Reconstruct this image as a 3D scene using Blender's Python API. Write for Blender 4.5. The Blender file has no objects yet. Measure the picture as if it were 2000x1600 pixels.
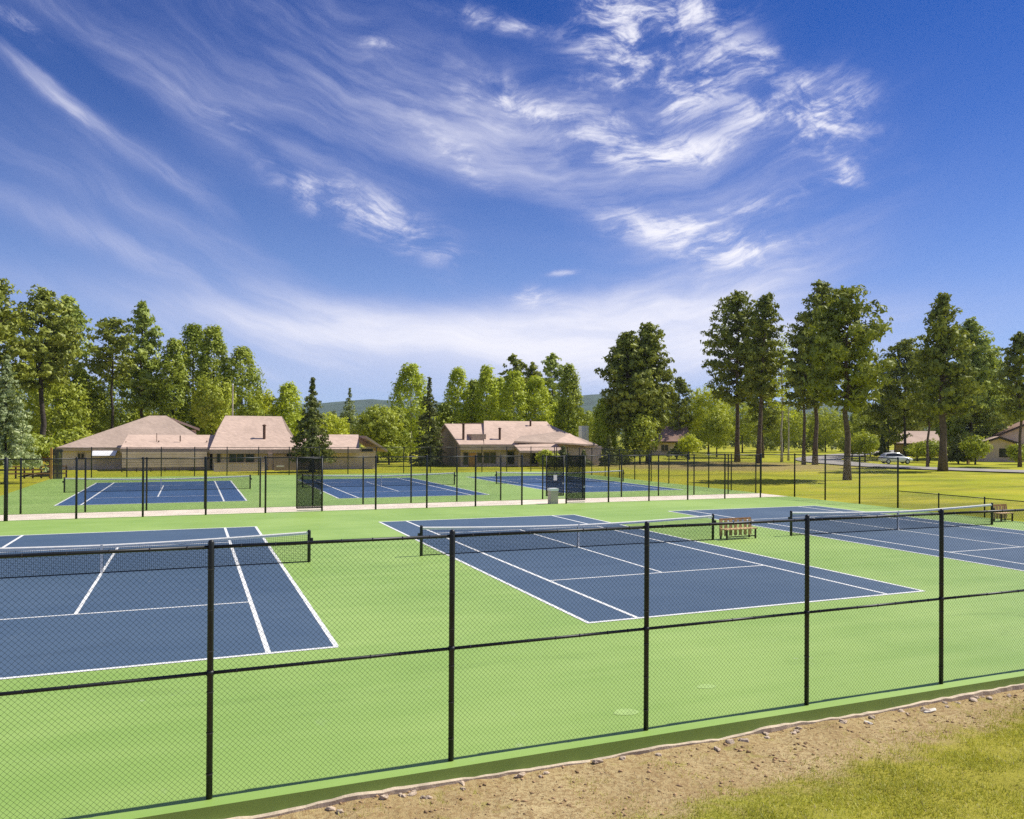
import bpy, math, random
import numpy as np
from mathutils import Matrix, Vector

R = math.radians
rng = np.random.default_rng(11)
random.seed(5)
SC = bpy.context.scene
COL = SC.collection

# ------------------------------------------------------------------ camera
F_PX, CAM = 1601.641, np.array([-8.722, -17.586, 4.54])
YAW, PITCH, ROLL = 0.4025, 0.005726, 0.005731
_fw = np.array([math.sin(YAW) * math.cos(PITCH), math.cos(YAW) * math.cos(PITCH), math.sin(PITCH)])
_r = np.array([math.cos(YAW), -math.sin(YAW), 0.0])
_u = np.cross(_r, _fw)
_r2 = math.cos(ROLL) * _r + math.sin(ROLL) * _u
_u2 = -math.sin(ROLL) * _r + math.cos(ROLL) * _u
cd = bpy.data.cameras.new('camera')
cam = bpy.data.objects.new('camera', cd)
COL.objects.link(cam)
m = Matrix.Identity(4)
for i in range(3):
    m[i][0], m[i][1], m[i][2], m[i][3] = _r2[i], _u2[i], -_fw[i], CAM[i]
cam.matrix_world = m
cd.sensor_fit = 'HORIZONTAL'
cd.sensor_width = 36.0
cd.lens = F_PX / 2000 * 36
cd.shift_x = -55.825 / 2000
cd.shift_y = 36.916 / 2000
cd.clip_start = 0.1
cd.clip_end = 12000
SC.camera = cam

# surveyed directions: where a bearing/height seen in the photograph meets a plane of the site
def ray(u, v):
    return _fw + _r2 * ((u - 1055.825) / F_PX) - _u2 * ((v - 836.916) / F_PX)
def at(u, v, y):
    d = ray(u, v); t = (y - CAM[1]) / d[1]
    return CAM + d * t
def gnd(u, v, z=0.0):
    d = ray(u, v); t = (z - CAM[2]) / d[2]
    return CAM + d * t
def spot(u, dist, v=846):
    d = ray(u, v); h = math.hypot(d[0], d[1])
    return CAM[0] + d[0] / h * dist, CAM[1] + d[1] / h * dist
def hgt(u, v, dist):
    d = ray(u, v); return CAM[2] + d[2] / math.hypot(d[0], d[1]) * dist

# ------------------------------------------------------------------ node helpers
class NT:
    def __init__(s, tree): s.t = tree; s.n = tree.nodes; s.l = tree.links
    def new(s, typ, **kw):
        n = s.n.new(typ)
        for k, v in kw.items(): setattr(n, k, v)
        return n
    def put(s, node, i, v):
        if v is None: return
        if isinstance(v, bpy.types.NodeSocket): s.l.new(v, node.inputs[i])
        else: node.inputs[i].default_value = v
    def math(s, op, a, b=None, c=None, clamp=False):
        n = s.new('ShaderNodeMath', operation=op); n.use_clamp = clamp
        s.put(n, 0, a); s.put(n, 1, b); s.put(n, 2, c); return n.outputs[0]
    def vmath(s, op, a, b=None):
        n = s.new('ShaderNodeVectorMath', operation=op); s.put(n, 0, a); s.put(n, 1, b)
        return n.outputs['Value'] if op in ('DOT_PRODUCT', 'LENGTH') else n.outputs[0]
    def xyz(s, a, b, c):
        n = s.new('ShaderNodeCombineXYZ'); s.put(n, 0, a); s.put(n, 1, b); s.put(n, 2, c); return n.outputs[0]
    def sep(s, v):
        n = s.new('ShaderNodeSeparateXYZ'); s.put(n, 0, v); return n.outputs
    def noise(s, vec, scale, detail=3, rough=0.55, dist=0.0, col=False):
        n = s.new('ShaderNodeTexNoise'); s.put(n, 'Vector', vec); n.inputs['Scale'].default_value = scale
        n.inputs['Detail'].default_value = detail; n.inputs['Roughness'].default_value = rough
        n.inputs['Distortion'].default_value = dist
        return n.outputs['Color' if col else 'Fac']
    def ramp(s, fac, stops, interp='LINEAR'):
        n = s.new('ShaderNodeValToRGB'); n.color_ramp.interpolation = interp
        e = n.color_ramp.elements
        while len(e) < len(stops): e.new(0.5)
        for el, (p, c) in zip(e, stops):
            el.position = p; el.color = (c if len(c) == 4 else (*c, 1)) if hasattr(c, '__len__') else (c, c, c, 1)
        s.put(n, 0, fac); return n.outputs[0]
    def mix(s, fac, a, b, blend='MIX'):
        n = s.new('ShaderNodeMix', data_type='RGBA', blend_type=blend)
        s.put(n, 0, fac); s.put(n, 6, a if not isinstance(a, tuple) else (*a[:3], 1)); s.put(n, 7, b if not isinstance(b, tuple) else (*b[:3], 1))
        return n.outputs[2]
    def smooth(s, x, lo, hi):
        n = s.new('ShaderNodeMapRange', interpolation_type='SMOOTHSTEP')
        s.put(n, 0, x); s.put(n, 1, lo); s.put(n, 2, hi); return n.outputs[0]

# ------------------------------------------------------------------ sky + sun
SUN_DIR = np.array([1.0, -0.025, math.tan(R(50))]); SUN_DIR /= np.linalg.norm(SUN_DIR)
SUN_EL = math.asin(SUN_DIR[2]); SUN_ROT = math.atan2(SUN_DIR[0], SUN_DIR[1])
W = bpy.data.worlds.new('World'); SC.world = W; W.use_nodes = True
W.cycles.sampling_method = 'MANUAL'; W.cycles.sample_map_resolution = 512
w = NT(W.node_tree); w.n.clear()
out = w.new('ShaderNodeOutputWorld'); bg = w.new('ShaderNodeBackground')
w.l.new(bg.outputs[0], out.inputs[0])
sky = w.new('ShaderNodeTexSky', sky_type='NISHITA')
sky.sun_disc = False; sky.sun_elevation = SUN_EL; sky.sun_rotation = SUN_ROT
sky.altitude = 1500; sky.air_density = 1.0; sky.dust_density = 0.6; sky.ozone_density = 3.0
hs = w.new('ShaderNodeHueSaturation'); hs.inputs['Saturation'].default_value = 1.15; hs.inputs['Value'].default_value = 1.0
w.l.new(sky.outputs[0], hs.inputs['Color'])
pol = w.mix(1.0, hs.outputs[0], (0.055, 0.385, 0.90), "MULTIPLY")   # deep, slightly violet mountain sky
geo = w.new('ShaderNodeNewGeometry')
dirv = w.vmath('MULTIPLY', geo.outputs['Incoming'], (-1, -1, -1))
dx, dy, dz = w.sep(dirv)
# compass bearing (about the courts' long view) and elevation, in units of 100 = about 3.5 degrees
BEAR = YAW
fx = w.math('ADD', w.math('MULTIPLY', dx, math.sin(BEAR)), w.math('MULTIPLY', dy, math.cos(BEAR)))
rx = w.math('SUBTRACT', w.math('MULTIPLY', dx, math.cos(BEAR)), w.math('MULTIPLY', dy, math.sin(BEAR)))
az = w.math('MULTIPLY', w.math('ARCTAN2', rx, fx), 16.0)
el = w.math('MULTIPLY', w.math('ARCSINE', dz), 16.0)
def pz(u, v):
    d = ray(u, v); d = d / np.linalg.norm(d)
    f_ = d[0] * math.sin(BEAR) + d[1] * math.cos(BEAR); r_ = d[0] * math.cos(BEAR) - d[1] * math.sin(BEAR)
    return math.atan2(r_, f_) * 16, math.asin(d[2]) * 16
P0 = w.xyz(az, el, 0.0)
wn = w.noise(P0, 0.28, 2, 0.5, 0, True)
warp = w.vmath('MULTIPLY', w.vmath('SUBTRACT', wn, (0.5, 0.5, 0.5)), (1.6, 1.5, 0))
wn2 = w.noise(P0, 1.1, 3, 0.55, 0, True)
warp2 = w.vmath('MULTIPLY', w.vmath('SUBTRACT', wn2, (0.5, 0.5, 0.5)), (0.5, 0.22, 0))
PW = w.vmath('ADD', w.vmath('ADD', P0, warp), warp2)
px_, py_, _z = w.sep(PW)
ccx, ccy = 0.0, 17.5 # the cirrus bands run as arcs about a point high above the view
ax = w.math('SUBTRACT', px_, ccx); ay = w.math('SUBTRACT', py_, ccy)
rad = w.math('SQRT', w.math('ADD', w.math('MULTIPLY', ax, ax), w.math('MULTIPLY', ay, ay)))
ang = w.math('MULTIPLY', w.math('ARCTAN2', ax, w.math('MULTIPLY', ay, -1)), 14.0)
streak = w.noise(w.xyz(w.math('MULTIPLY', ang, 0.20), w.math('MULTIPLY', rad, 1.15), 3.1), 1.0, 6, 0.6)
fine = w.noise(w.xyz(w.math('MULTIPLY', ang, 0.8), w.math('MULTIPLY', rad, 4.2), 9.7), 1.0, 7, 0.66, 0.2)
fluff = w.noise(w.xyz(w.math('MULTIPLY', px_, 0.8), w.math('MULTIPLY', py_, 1.5), 5.0), 1.0, 8, 0.64, 0.35)
def stroke(u, v, a, L, Wd, s, src):
    cx, cy = pz(u, v); a = -R(a); L /= 100.; Wd /= 100.
    sx, sy, _ = src
    qx = w.math('SUBTRACT', sx, cx); qy = w.math('SUBTRACT', sy, cy)
    s1 = w.math('ADD', w.math('MULTIPLY', qx, math.cos(a) / L), w.math('MULTIPLY', qy, math.sin(a) / L))
    t1 = w.math('ADD', w.math('MULTIPLY', qx, -math.sin(a) / Wd), w.math('MULTIPLY', qy, math.cos(a) / Wd))
    e = w.math('ADD', w.math('MULTIPLY', s1, s1), w.math('MULTIPLY', t1, t1))
    return w.math('MULTIPLY', w.math('EXPONENT', w.math('MULTIPLY', e, -1.0)), s)
half = w.sep(w.vmath('ADD', P0, w.vmath('MULTIPLY', warp2, (0.7, 0.7, 0))))
S_ST = [(160, 225, 33, 140, 14, 1.9), (320, 330, 28, 140, 17, 1.2), (300, 330, 30, 300, 70, .28), (170, 60, 24, 330, 50, .42),
        (340, 195, 28, 180, 22, .45), (250, 400, 20, 380, 36, .32), (240, 480, 17, 330, 30, .45), (620, 330, 25, 300, 60, .4),
        (760, 150, 18, 480, 110, .58), (980, 300, 10, 380, 90, .62), (1380, 290, -5, 260, 110, .5), (1400, 560, -17, 220, 50, 1.1), (1560, 400, -8, 200, 60, .25),
        (480, 560, 14, 330, 30, .35), (1260, 520, -12, 160, 50, .55),
        (880, 522, 8, 230, 36, -.9), (130, 125, 22, 150, 34, -.5), (520, 300, 32, 130, 26, -.5), (570, 470, 26, 150, 28, -.6), (1010, 410, 12, 150, 30, -.4)]
H_ST = [(1150, 612, -5, 330, 40, 1.2), (1020, 668, 0, 480, 55, 1.7), (640, 640, 5, 330, 42, .75), (760, 735, 0, 900, 45, .7),
        (1620, 640, -6, 330, 50, .3), (280, 590, 8, 380, 40, .3), (1290, 690, -3, 330, 55, 1.0), (1400, 600, -14, 200, 45, .7)]
F_ST = [(650, 395, 22, 100, 28, 1.1), (770, 440, 25, 130, 34, .9), (985, 205, 22, 75, 30, 1.9), (1110, 255, 16, 110, 28, 1.2),
        (1290, 60, -28, 140, 70, 1.9), (1190, 30, 20, 70, 60, 1.1), (1210, 175, 70, 40, 12, 1.0), (1450, 115, 8, 65, 28, 1.5), (1310, 200, -14, 100, 32, 1.7), (1320, 302, -2, 115, 24, 1.9),
        (1500, 215, -10, 80, 34, 1.2), (1615, 225, 10, 65, 48, 1.8), (1655, 320, 25, 40, 20, 1.2), (1650, 350, -5, 70, 10, 1.6), (1290, 450, 12, 110, 28, 1.3),
        (1410, 470, 14, 100, 38, 1.8), (1490, 495, -12, 70, 20, 1.5), (890, 300, 38, 80, 22, .8), (960, 40, 8, 90, 14, .9), (740, 85, 2, 40, 10, .8),
        (1450, 410, -8, 80, 12, .9), (1098, 535, -5, 24, 5, .8), (1060, 585, 10, 50, 18, 1.2), (40, 50, 25, 40, 12, .8), (420, 215, 22, 60, 10, .6)]
def total(L, src):
    acc = None
    for a in L:
        k = stroke(*a, src); acc = k if acc is None else w.math('ADD', acc, k)
    return acc
rest = w.smooth(w.math('MAXIMUM', w.math('ABSOLUTE', az), w.math('MULTIPLY', el, 1.15)), 10.5, 17.0)   # the same cirrus goes on over the rest of the sky
mS = w.math('ADD', w.math('MAXIMUM', total(S_ST, half), 0.015), w.math('MULTIPLY', rest, 0.75))
mF = total(F_ST, half); mH = total(H_ST, half)
st = w.math('MULTIPLY', w.math('ADD', w.math('MULTIPLY', w.smooth(streak, 0.34, 0.70), 0.8), 0.16), w.math('ADD', w.math('MULTIPLY', fine, 1.0), 0.4))
ff = w.math('MULTIPLY', w.math('ADD', w.math('MULTIPLY', w.smooth(fluff, 0.40, 0.66), 1.1), 0.10), w.math('ADD', w.math('MULTIPLY', w.smooth(fine, 0.36, 0.66), 1.0), 0.25))
dens = w.math('ADD', w.math('ADD', w.math('MULTIPLY', mS, st), w.math('MULTIPLY', mF, w.math('MULTIPLY', ff, 1.35))), w.math('MULTIPLY', mH, w.math('ADD', 0.45, w.math('MULTIPLY', st, 0.8))))
up = w.smooth(el, -0.3, 0.6)
dens = w.math('MULTIPLY', dens, up)
dens = w.math('SUBTRACT', 1.0, w.math('EXPONENT', w.math('MULTIPLY', dens, -1.0)), clamp=True)
hz = w.math('EXPONENT', w.math('MULTIPLY', w.math('POWER', w.math('DIVIDE', w.math("MAXIMUM", el, 0.0), 2.9), 1.3), -1.0))
SKY_K = 0.085
cloudcol = (0.80 / SKY_K, 0.79 / SKY_K, 0.84 / SKY_K)
clear = w.mix(w.math('MULTIPLY', hz, 0.85), pol, (0.43 / SKY_K, 0.56 / SKY_K, 0.79 / SKY_K))
skyc = w.mix(dens, clear, w.mix(dens, (0.27 / SKY_K, 0.31 / SKY_K, 0.60 / SKY_K), cloudcol))
w.l.new(skyc, bg.inputs[0]); bg.inputs[1].default_value = SKY_K

sl = bpy.data.lights.new('sun', 'SUN'); sl.energy = 4.9; sl.angle = R(0.53); sl.color = (1.0, 0.955, 0.87)
so = bpy.data.objects.new('sun', sl); COL.objects.link(so)
so.rotation_euler = Vector(SUN_DIR.tolist()).to_track_quat('Z', 'Y').to_euler()
so.location = (20, 0, 60)
vs = SC.view_settings
vs.view_transform = 'Standard'; vs.look = 'None'; vs.exposure = 0.35; vs.gamma = 1.0; vs.use_curve_mapping = False
SC.cycles.max_bounces = 6; SC.cycles.transparent_max_bounces = 8
SC.cycles.use_denoising = False

# ------------------------------------------------------------------ materials
def mat(name, col=(.5, .5, .5), rough=0.8, spec=0.3, metal=0.0, var=0.0, scale=3.0, bump=0.0, bscale=40.0):
    M = bpy.data.materials.new(name); M.use_nodes = True
    n = NT(M.node_tree); b = n.n['Principled BSDF']
    b.inputs['Base Color'].default_value = (*col, 1); b.inputs['Roughness'].default_value = rough
    b.inputs['Specular IOR Level'].default_value = spec; b.inputs['Metallic'].default_value = metal
    g = n.new('ShaderNodeNewGeometry')
    if var:
        f = n.noise(g.outputs['Position'], scale, 4, 0.6)
        c = n.mix(n.smooth(f, 0.3, 0.7), tuple(x * (1 - var) for x in col), tuple(min(1, x * (1 + var)) for x in col))
        n.l.new(c, b.inputs['Base Color'])
    if bump:
        bp = n.new('ShaderNodeBump'); bp.inputs['Strength'].default_value = bump; bp.inputs['Distance'].default_value = 0.02
        n.l.new(n.noise(g.outputs['Position'], bscale, 3), bp.inputs['Height']); n.l.new(bp.outputs[0], b.inputs['Normal'])
    M['nt'] = 1
    return M

def acrylic(name, ca, cb, rough=0.55):
    M = bpy.data.materials.new(name); M.use_nodes = True
    n = NT(M.node_tree); b = n.n['Principled BSDF']
    g = n.new('ShaderNodeNewGeometry'); P = g.outputs['Position']
    x, y, z = n.sep(P)
    big = n.noise(P, 0.16, 4, 0.6, 0.4)
    swe = n.noise(n.xyz(n.math('MULTIPLY', x, 0.12), n.math('MULTIPLY', y, 1.1), z), 1.0, 4, 0.6, 0.3)
    gr = n.noise(P, 55.0, 2, 0.7)
    f = n.math('ADD', n.math('ADD', n.math('MULTIPLY', n.smooth(big, .3, .7), .5), n.math('MULTIPLY', n.smooth(swe, .3, .7), .3)), n.math('MULTIPLY', gr, .2))
    c = n.mix(f, ca, cb)
    scuff = n.smooth(n.noise(P, 1.3, 6, 0.7, 0.8), 0.62, 0.78)
    c = n.mix(n.math('MULTIPLY', scuff, 0.10), c, (0.5, 0.52, 0.45))
    vo = n.new('ShaderNodeTexVoronoi'); vo.feature = 'F1'; n.put(vo, 'Vector', n.vmath('ADD', P, n.vmath('MULTIPLY', n.noise(P, 3.0, 2, .5, 0, True), (.12, .12, 0)))); vo.inputs['Scale'].default_value = 1.1
    mark = n.math('MULTIPLY', n.smooth(vo.outputs['Distance'], .085, .03), n.smooth(n.noise(P, .5, 2), .48, .6))   # ball marks
    c = n.mix(n.math('MULTIPLY', mark, .16), c, (0.62, 0.62, 0.55))
    stain = n.smooth(n.noise(n.xyz(n.math('MULTIPLY', x, .35), n.math('MULTIPLY', y, .9), 4.0), .55, 6, .7, 1.2), .56, .70)   # dried puddle edges
    c = n.mix(n.math('MULTIPLY', stain, .24), c, tuple(k * .62 for k in ca))
    n.l.new(c, b.inputs['Base Color'])
    n.l.new(n.math('ADD', n.math('MULTIPLY', big, 0.25), rough - 0.12), b.inputs['Roughness'])
    b.inputs['Specular IOR Level'].default_value = 0.35
    bp = n.new('ShaderNodeBump'); bp.inputs['Strength'].default_value = 0.25; bp.inputs['Distance'].default_value = 0.004
    n.l.new(n.noise(P, 160.0, 2), bp.inputs['Height']); n.l.new(bp.outputs[0], b.inputs['Normal'])
    return M

M_green = acrylic('green_acrylic', (0.215, 0.35, 0.066), (0.325, 0.455, 0.120))
M_blue = acrylic('slate_blue_acrylic', (0.052, 0.090, 0.142), (0.078, 0.122, 0.178))
M_blue_far = acrylic('bright_blue_acrylic', (0.036, 0.084, 0.185), (0.052, 0.112, 0.225))
M_line = mat('white_line_paint', (0.72, 0.72, 0.68), 0.7, var=0.16, scale=7)
M_patch = mat('faded_green_paint', (0.33, 0.465, 0.145), 0.7, var=0.08, scale=6)
M_walk = mat('pale_concrete', (0.70, 0.60, 0.48), 0.85, var=0.12, scale=0.8, bump=.2)
M_rawconc = mat('raw_concrete', (0.52, 0.42, 0.31), 0.9, var=0.2, scale=5, bump=.5, bscale=30)
M_stone = mat('pale_rubble', (0.46, 0.36, 0.26), 0.9, var=0.3, scale=9, bump=.6, bscale=40)
M_stone_white = mat('white_rubble', (0.66, 0.60, 0.50), 0.9, var=0.15, scale=9, bump=.5, bscale=40)
M_black = mat('black_vinyl_coating', (0.012, 0.014, 0.014), 0.45, 0.4, var=.25, scale=5)
M_steel = mat('dull_tie_wire', (0.05, 0.05, 0.05), 0.4, 0.5, 0.3)
M_wire = mat('dark_green_black_wire', (0.014, 0.020, 0.016), 0.5, 0.4)
M_screen = mat('dark_windscreen_mesh', (0.022, 0.024, 0.022), 0.8)
M_netcord = mat('black_net_cord', (0.012, 0.013, 0.014), 0.8)
M_tape = mat('white_canvas_tape', (0.74, 0.72, 0.66), 0.8, var=.06, scale=8)
M_wood = mat('weathered_bench_wood', (0.42, 0.215, 0.105), 0.75, var=.3, scale=7)
M_woodlight = mat('light_bench_wood', (0.52, 0.35, 0.18), 0.75, var=.3, scale=7)
M_asphalt = mat('grey_asphalt', (0.29, 0.265, 0.235), 0.9, var=.15, scale=.5)
M_bin = mat('tan_plastic', (0.50, 0.43, 0.33), 0.6, var=.06)
M_white = mat('white_paint', (0.8, 0.8, 0.78), 0.4, var=.03)
M_carpaint = mat('white_car_paint', (0.78, 0.78, 0.77), 0.18, 0.6)
M_glass = mat('dark_glass', (0.02, 0.024, 0.03), 0.06, 0.6)
M_tyre = mat('black_rubber', (0.012, 0.012, 0.012), 0.8)
M_rim = mat('silver_rim', (0.5, 0.5, 0.5), 0.3, 0.5, 0.9)
M_lamp = mat('clear_lens', (0.7, 0.7, 0.7), 0.1, 0.6)
M_red = mat('red_lens', (0.4, 0.01, 0.01), 0.2, 0.5)
M_trim = mat('tan_trim', (0.44, 0.33, 0.25), 0.7, var=.1)
M_dtrim = mat('dark_brown_trim', (0.06, 0.042, 0.03), 0.7, var=.15)
M_orange = mat('orange_stained_beam', (0.52, 0.27, 0.07), 0.7, var=.15)
M_greywood = mat('weathered_grey_boards', (0.085, 0.08, 0.075), 0.85, var=.25, scale=4)
M_yellow = mat('yellow_paint', (0.70, 0.55, 0.05), 0.6, var=.08)
M_pipe = mat('rusty_flue', (0.10, 0.05, 0.032), 0.6, var=.3, scale=2)

def roofing(name, col):
    M = bpy.data.materials.new(name); M.use_nodes = True
    n = NT(M.node_tree); b = n.n['Principled BSDF']; b.inputs['Roughness'].default_value = 0.9
    b.inputs['Specular IOR Level'].default_value = 0.15
    g = n.new('ShaderNodeNewGeometry'); P = g.outputs['Position']; x, y, z = n.sep(P)
    row = n.math('FLOOR', n.math('MULTIPLY', z, 6.5))
    tab = n.noise(n.xyz(n.math('MULTIPLY', n.math('ADD', x, n.math('MULTIPLY', y, .7)), 2.2), n.math('MULTIPLY', row, 7.7), 0), 1.0, 2, 0.7)
    blot = n.noise(P, 0.25, 4, 0.6)
    f = n.math('ADD', n.math('MULTIPLY', tab, 0.6), n.math('MULTIPLY', blot, 0.5))
    c = n.mix(n.smooth(f, .3, .8), tuple(k * .78 for k in col), tuple(k * 1.18 for k in col))
    fr = n.math('FRACT', n.math('MULTIPLY', z, 6.5))
    edge = n.smooth(fr, 0.0, 0.25)
    n.l.new(c, b.inputs['Base Color'])
    bp = n.new('ShaderNodeBump'); bp.inputs['Strength'].default_value = 0.6; bp.inputs['Distance'].default_value = 0.03
    n.l.new(n.math('MULTIPLY', fr, -1), bp.inputs['Height']); n.l.new(bp.outputs[0], b.inputs['Normal'])
    return M
def siding(name, col):
    M = bpy.data.materials.new(name); M.use_nodes = True
    n = NT(M.node_tree); b = n.n['Principled BSDF']; b.inputs['Roughness'].default_value = 0.85
    b.inputs['Specular IOR Level'].default_value = 0.2
    g = n.new('ShaderNodeNewGeometry'); P = g.outputs['Position']; x, y, z = n.sep(P)
    fr = n.math('FRACT', n.math('MULTIPLY', z, 4.0))
    blot = n.noise(P, 0.6, 4, 0.6)
    c = n.mix(n.smooth(blot, .3, .7), tuple(k * .88 for k in col), tuple(k * 1.1 for k in col))
    n.l.new(c, b.inputs['Base Color'])
    bp = n.new('ShaderNodeBump'); bp.inputs['Strength'].default_value = 0.7; bp.inputs['Distance'].default_value = 0.04
    n.l.new(n.math('MULTIPLY', fr, -1), bp.inputs['Height']); n.l.new(bp.outputs[0], b.inputs['Normal'])
    return M
M_roof_pink = roofing('pinkish_shingles', (0.54, 0.40, 0.31))
M_roof_grey = roofing('greyish_tan_shingles', (0.42, 0.32, 0.25))
M_roof_brown = roofing('brown_shingles', (0.30, 0.19, 0.14))
M_wall_tan = siding('tan_siding', (0.68, 0.52, 0.385))
M_wall_brown_shade = siding('brown_and_shade_siding', (0.33, 0.25, 0.18))  # brown walls, and the long house's end wall darkened for shade
M_wall_pink = siding('pale_rose_siding', (0.73, 0.58, 0.46))

def foliage(name, dark, light, trans=0.35):
    M = bpy.data.materials.new(name); M.use_nodes = True
    n = NT(M.node_tree); n.n.clear()
    o = n.new('ShaderNodeOutputMaterial'); at_ = n.new('ShaderNodeAttribute', attribute_name='tint')
    c = n.mix(at_.outputs['Fac'], dark, light)
    d = n.new('ShaderNodeBsdfDiffuse'); t = n.new('ShaderNodeBsdfTranslucent'); mx = n.new('ShaderNodeMixShader')
    gl = n.new('ShaderNodeBsdfGlossy'); gl.inputs['Roughness'].default_value = .5; gl.inputs['Color'].default_value = (.5, .5, .45, 1)
    n.l.new(c, d.inputs[0])
    ct = n.mix(0.5, c, (light[0] * 1.2, light[1] * 1.15, light[2] * .6), 'MIX')
    n.l.new(ct, t.inputs[0]); mx.inputs[0].default_value = trans
    n.l.new(d.outputs[0], mx.inputs[1]); n.l.new(t.outputs[0], mx.inputs[2])
    m2 = n.new('ShaderNodeMixShader'); m2.inputs[0].default_value = 0.05
    n.l.new(mx.outputs[0], m2.inputs[1]); n.l.new(gl.outputs[0], m2.inputs[2]); n.l.new(m2.outputs[0], o.inputs[0])
    return M
LEAF = {
    'pine': foliage('pine_needles', (0.13, 0.165, 0.026), (0.36, 0.39, 0.055), .22),
    'pine_light': foliage('pale_pine_needles', (0.21, 0.28, 0.05), (0.48, 0.54, 0.10), .25),
    'aspen': foliage('aspen_leaves', (0.29, 0.37, 0.022), (0.60, 0.66, 0.05), .32),
    'aspen_dark': foliage('olive_poplar_leaves', (0.17, 0.235, 0.024), (0.45, 0.50, 0.055), .28),
    'spruce': foliage('dark_spruce_needles', (0.07, 0.09, 0.024), (0.23, 0.25, 0.06), .15),
    'blue_spruce': foliage('pale_blue_spruce_needles', (0.18, 0.23, 0.10), (0.47, 0.52, 0.23), .15),
    'leafy': foliage('olive_broad_leaves', (0.20, 0.26, 0.024), (0.50, 0.54, 0.055), .3),
    'yellow': foliage('yellow_green_leaves', (0.36, 0.42, 0.022), (0.62, 0.65, 0.05), .35),
    'grass': foliage('grass_blades', (0.24, 0.26, 0.028), (0.56, 0.56, 0.06), .28),
    'far': foliage('far_forest_leaves', (0.10, 0.13, 0.034), (0.30, 0.34, 0.065), .2),
}
M_bark = mat('pine_bark', (0.13, 0.095, 0.065), 0.9, var=.35, scale=3, bump=.6, bscale=9)
M_bark_dark = mat('dark_bark', (0.06, 0.048, 0.038), 0.9, var=.35, scale=3)
M_bark_pale = mat('pale_aspen_bark', (0.42, 0.38, 0.30), 0.8, var=.25, scale=3)

# ------------------------------------------------------------------ mesh helpers
class MB:
    def __init__(s): s.v = []; s.f = []
    def add(s, vs_, fs):
        o = len(s.v); s.v.extend([tuple(map(float, a)) for a in vs_]); s.f.extend([tuple(i + o for i in f) for f in fs]); return s
    def box(s, x0, x1, y0, y1, z0, z1):
        return s.add([(x0, y0, z0), (x1, y0, z0), (x1, y1, z0), (x0, y1, z0), (x0, y0, z1), (x1, y0, z1), (x1, y1, z1), (x0, y1, z1)],
                     [(0, 3, 2, 1), (4, 5, 6, 7), (0, 1, 5, 4), (1, 2, 6, 5), (2, 3, 7, 6), (3, 0, 4, 7)])
    def tube(s, pts, radii, n=8, cap=True):
        pts = [np.array(p, float) for p in pts]
        if not hasattr(radii, '__len__'): radii = [radii] * len(pts)
        o = len(s.v); k = len(pts)
        for i, p in enumerate(pts):
            d = pts[min(i + 1, k - 1)] - pts[max(i - 1, 0)]; d /= np.linalg.norm(d) + 1e-12
            a = np.array([0, 0, 1.]) if abs(d[2]) < .9 else np.array([1., 0, 0])
            e1 = np.cross(d, a); e1 /= np.linalg.norm(e1); e2 = np.cross(d, e1)
            for j in range(n):
                t = 2 * math.pi * j / n
                s.v.append(tuple(p + radii[i] * (math.cos(t) * e1 + math.sin(t) * e2)))
        for i in range(k - 1):
            for j in range(n):
                a = o + i * n + j; b = o + i * n + (j + 1) % n
                s.f.append((a, a + n, b + n, b))
        if cap:
            s.f.append(tuple(o + j for j in range(n))); s.f.append(tuple(o + (k - 1) * n + j for j in reversed(range(n))))
        return s
    def poly(s, pts): return s.add(pts, [tuple(range(len(pts)))])
    def slab(s, pts, th):
        """a thick plate: the polygon and its copy th lower, closed along the rim"""
        n = len(pts); lo = [(p[0], p[1], p[2] - th) for p in pts]
        return s.add(list(pts) + lo, [tuple(range(n)), tuple(range(2 * n - 1, n - 1, -1))] + [(i, i + n, (i + 1) % n + n, (i + 1) % n) for i in range(n)])
    def mesh(s, name, m, smooth=False):
        me = bpy.data.meshes.new(name); me.from_pydata(s.v, [], s.f); me.materials.append(m)
        if smooth: me.shade_smooth()
        me.update(); return me
    def build(s, name, m, parent=None, smooth=False):
        return link(name, s.mesh(name, m, smooth), parent)
def link(name, me, parent=None, loc=None):
    o = bpy.data.objects.new(name, me); COL.objects.link(o)
    if parent is not None: o.parent = parent
    if loc is not None: o.location = loc
    return o
def tag(o, label=None, cat=None, group=None, kind=None):
    if label: o['label'] = label
    if cat: o['category'] = cat
    if group: o['group'] = group
    if kind: o['kind'] = kind
    return o
def thing(name, label, cat, loc=(0, 0, 0), rz=0.0, group=None):
    o = bpy.data.objects.new(name, None); COL.objects.link(o)
    o.empty_display_size = 0.3
    o.location = loc; o.rotation_euler = (0, 0, rz)
    return tag(o, label, cat, group)
def np_mesh(name, V, Fc, m, tint=None):
    """V (n,3), Fc (k,3|4) -> mesh, fast"""
    me = bpy.data.meshes.new(name); V = np.asarray(V, np.float32); Fc = np.asarray(Fc, np.int32)
    k, c = Fc.shape
    me.vertices.add(len(V)); me.vertices.foreach_set('co', V.ravel())
    me.loops.add(k * c); me.loops.foreach_set('vertex_index', Fc.ravel())
    me.polygons.add(k); me.polygons.foreach_set('loop_start', np.arange(0, k * c, c, dtype=np.int32))
    me.polygons.foreach_set('loop_total', np.full(k, c, np.int32))
    if tint is not None:
        a = me.attributes.new('tint', 'FLOAT', 'POINT'); a.data.foreach_set('value', np.asarray(tint, np.float32))
    me.materials.append(m); me.update(calc_edges=True); me.validate()
    return me

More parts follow.
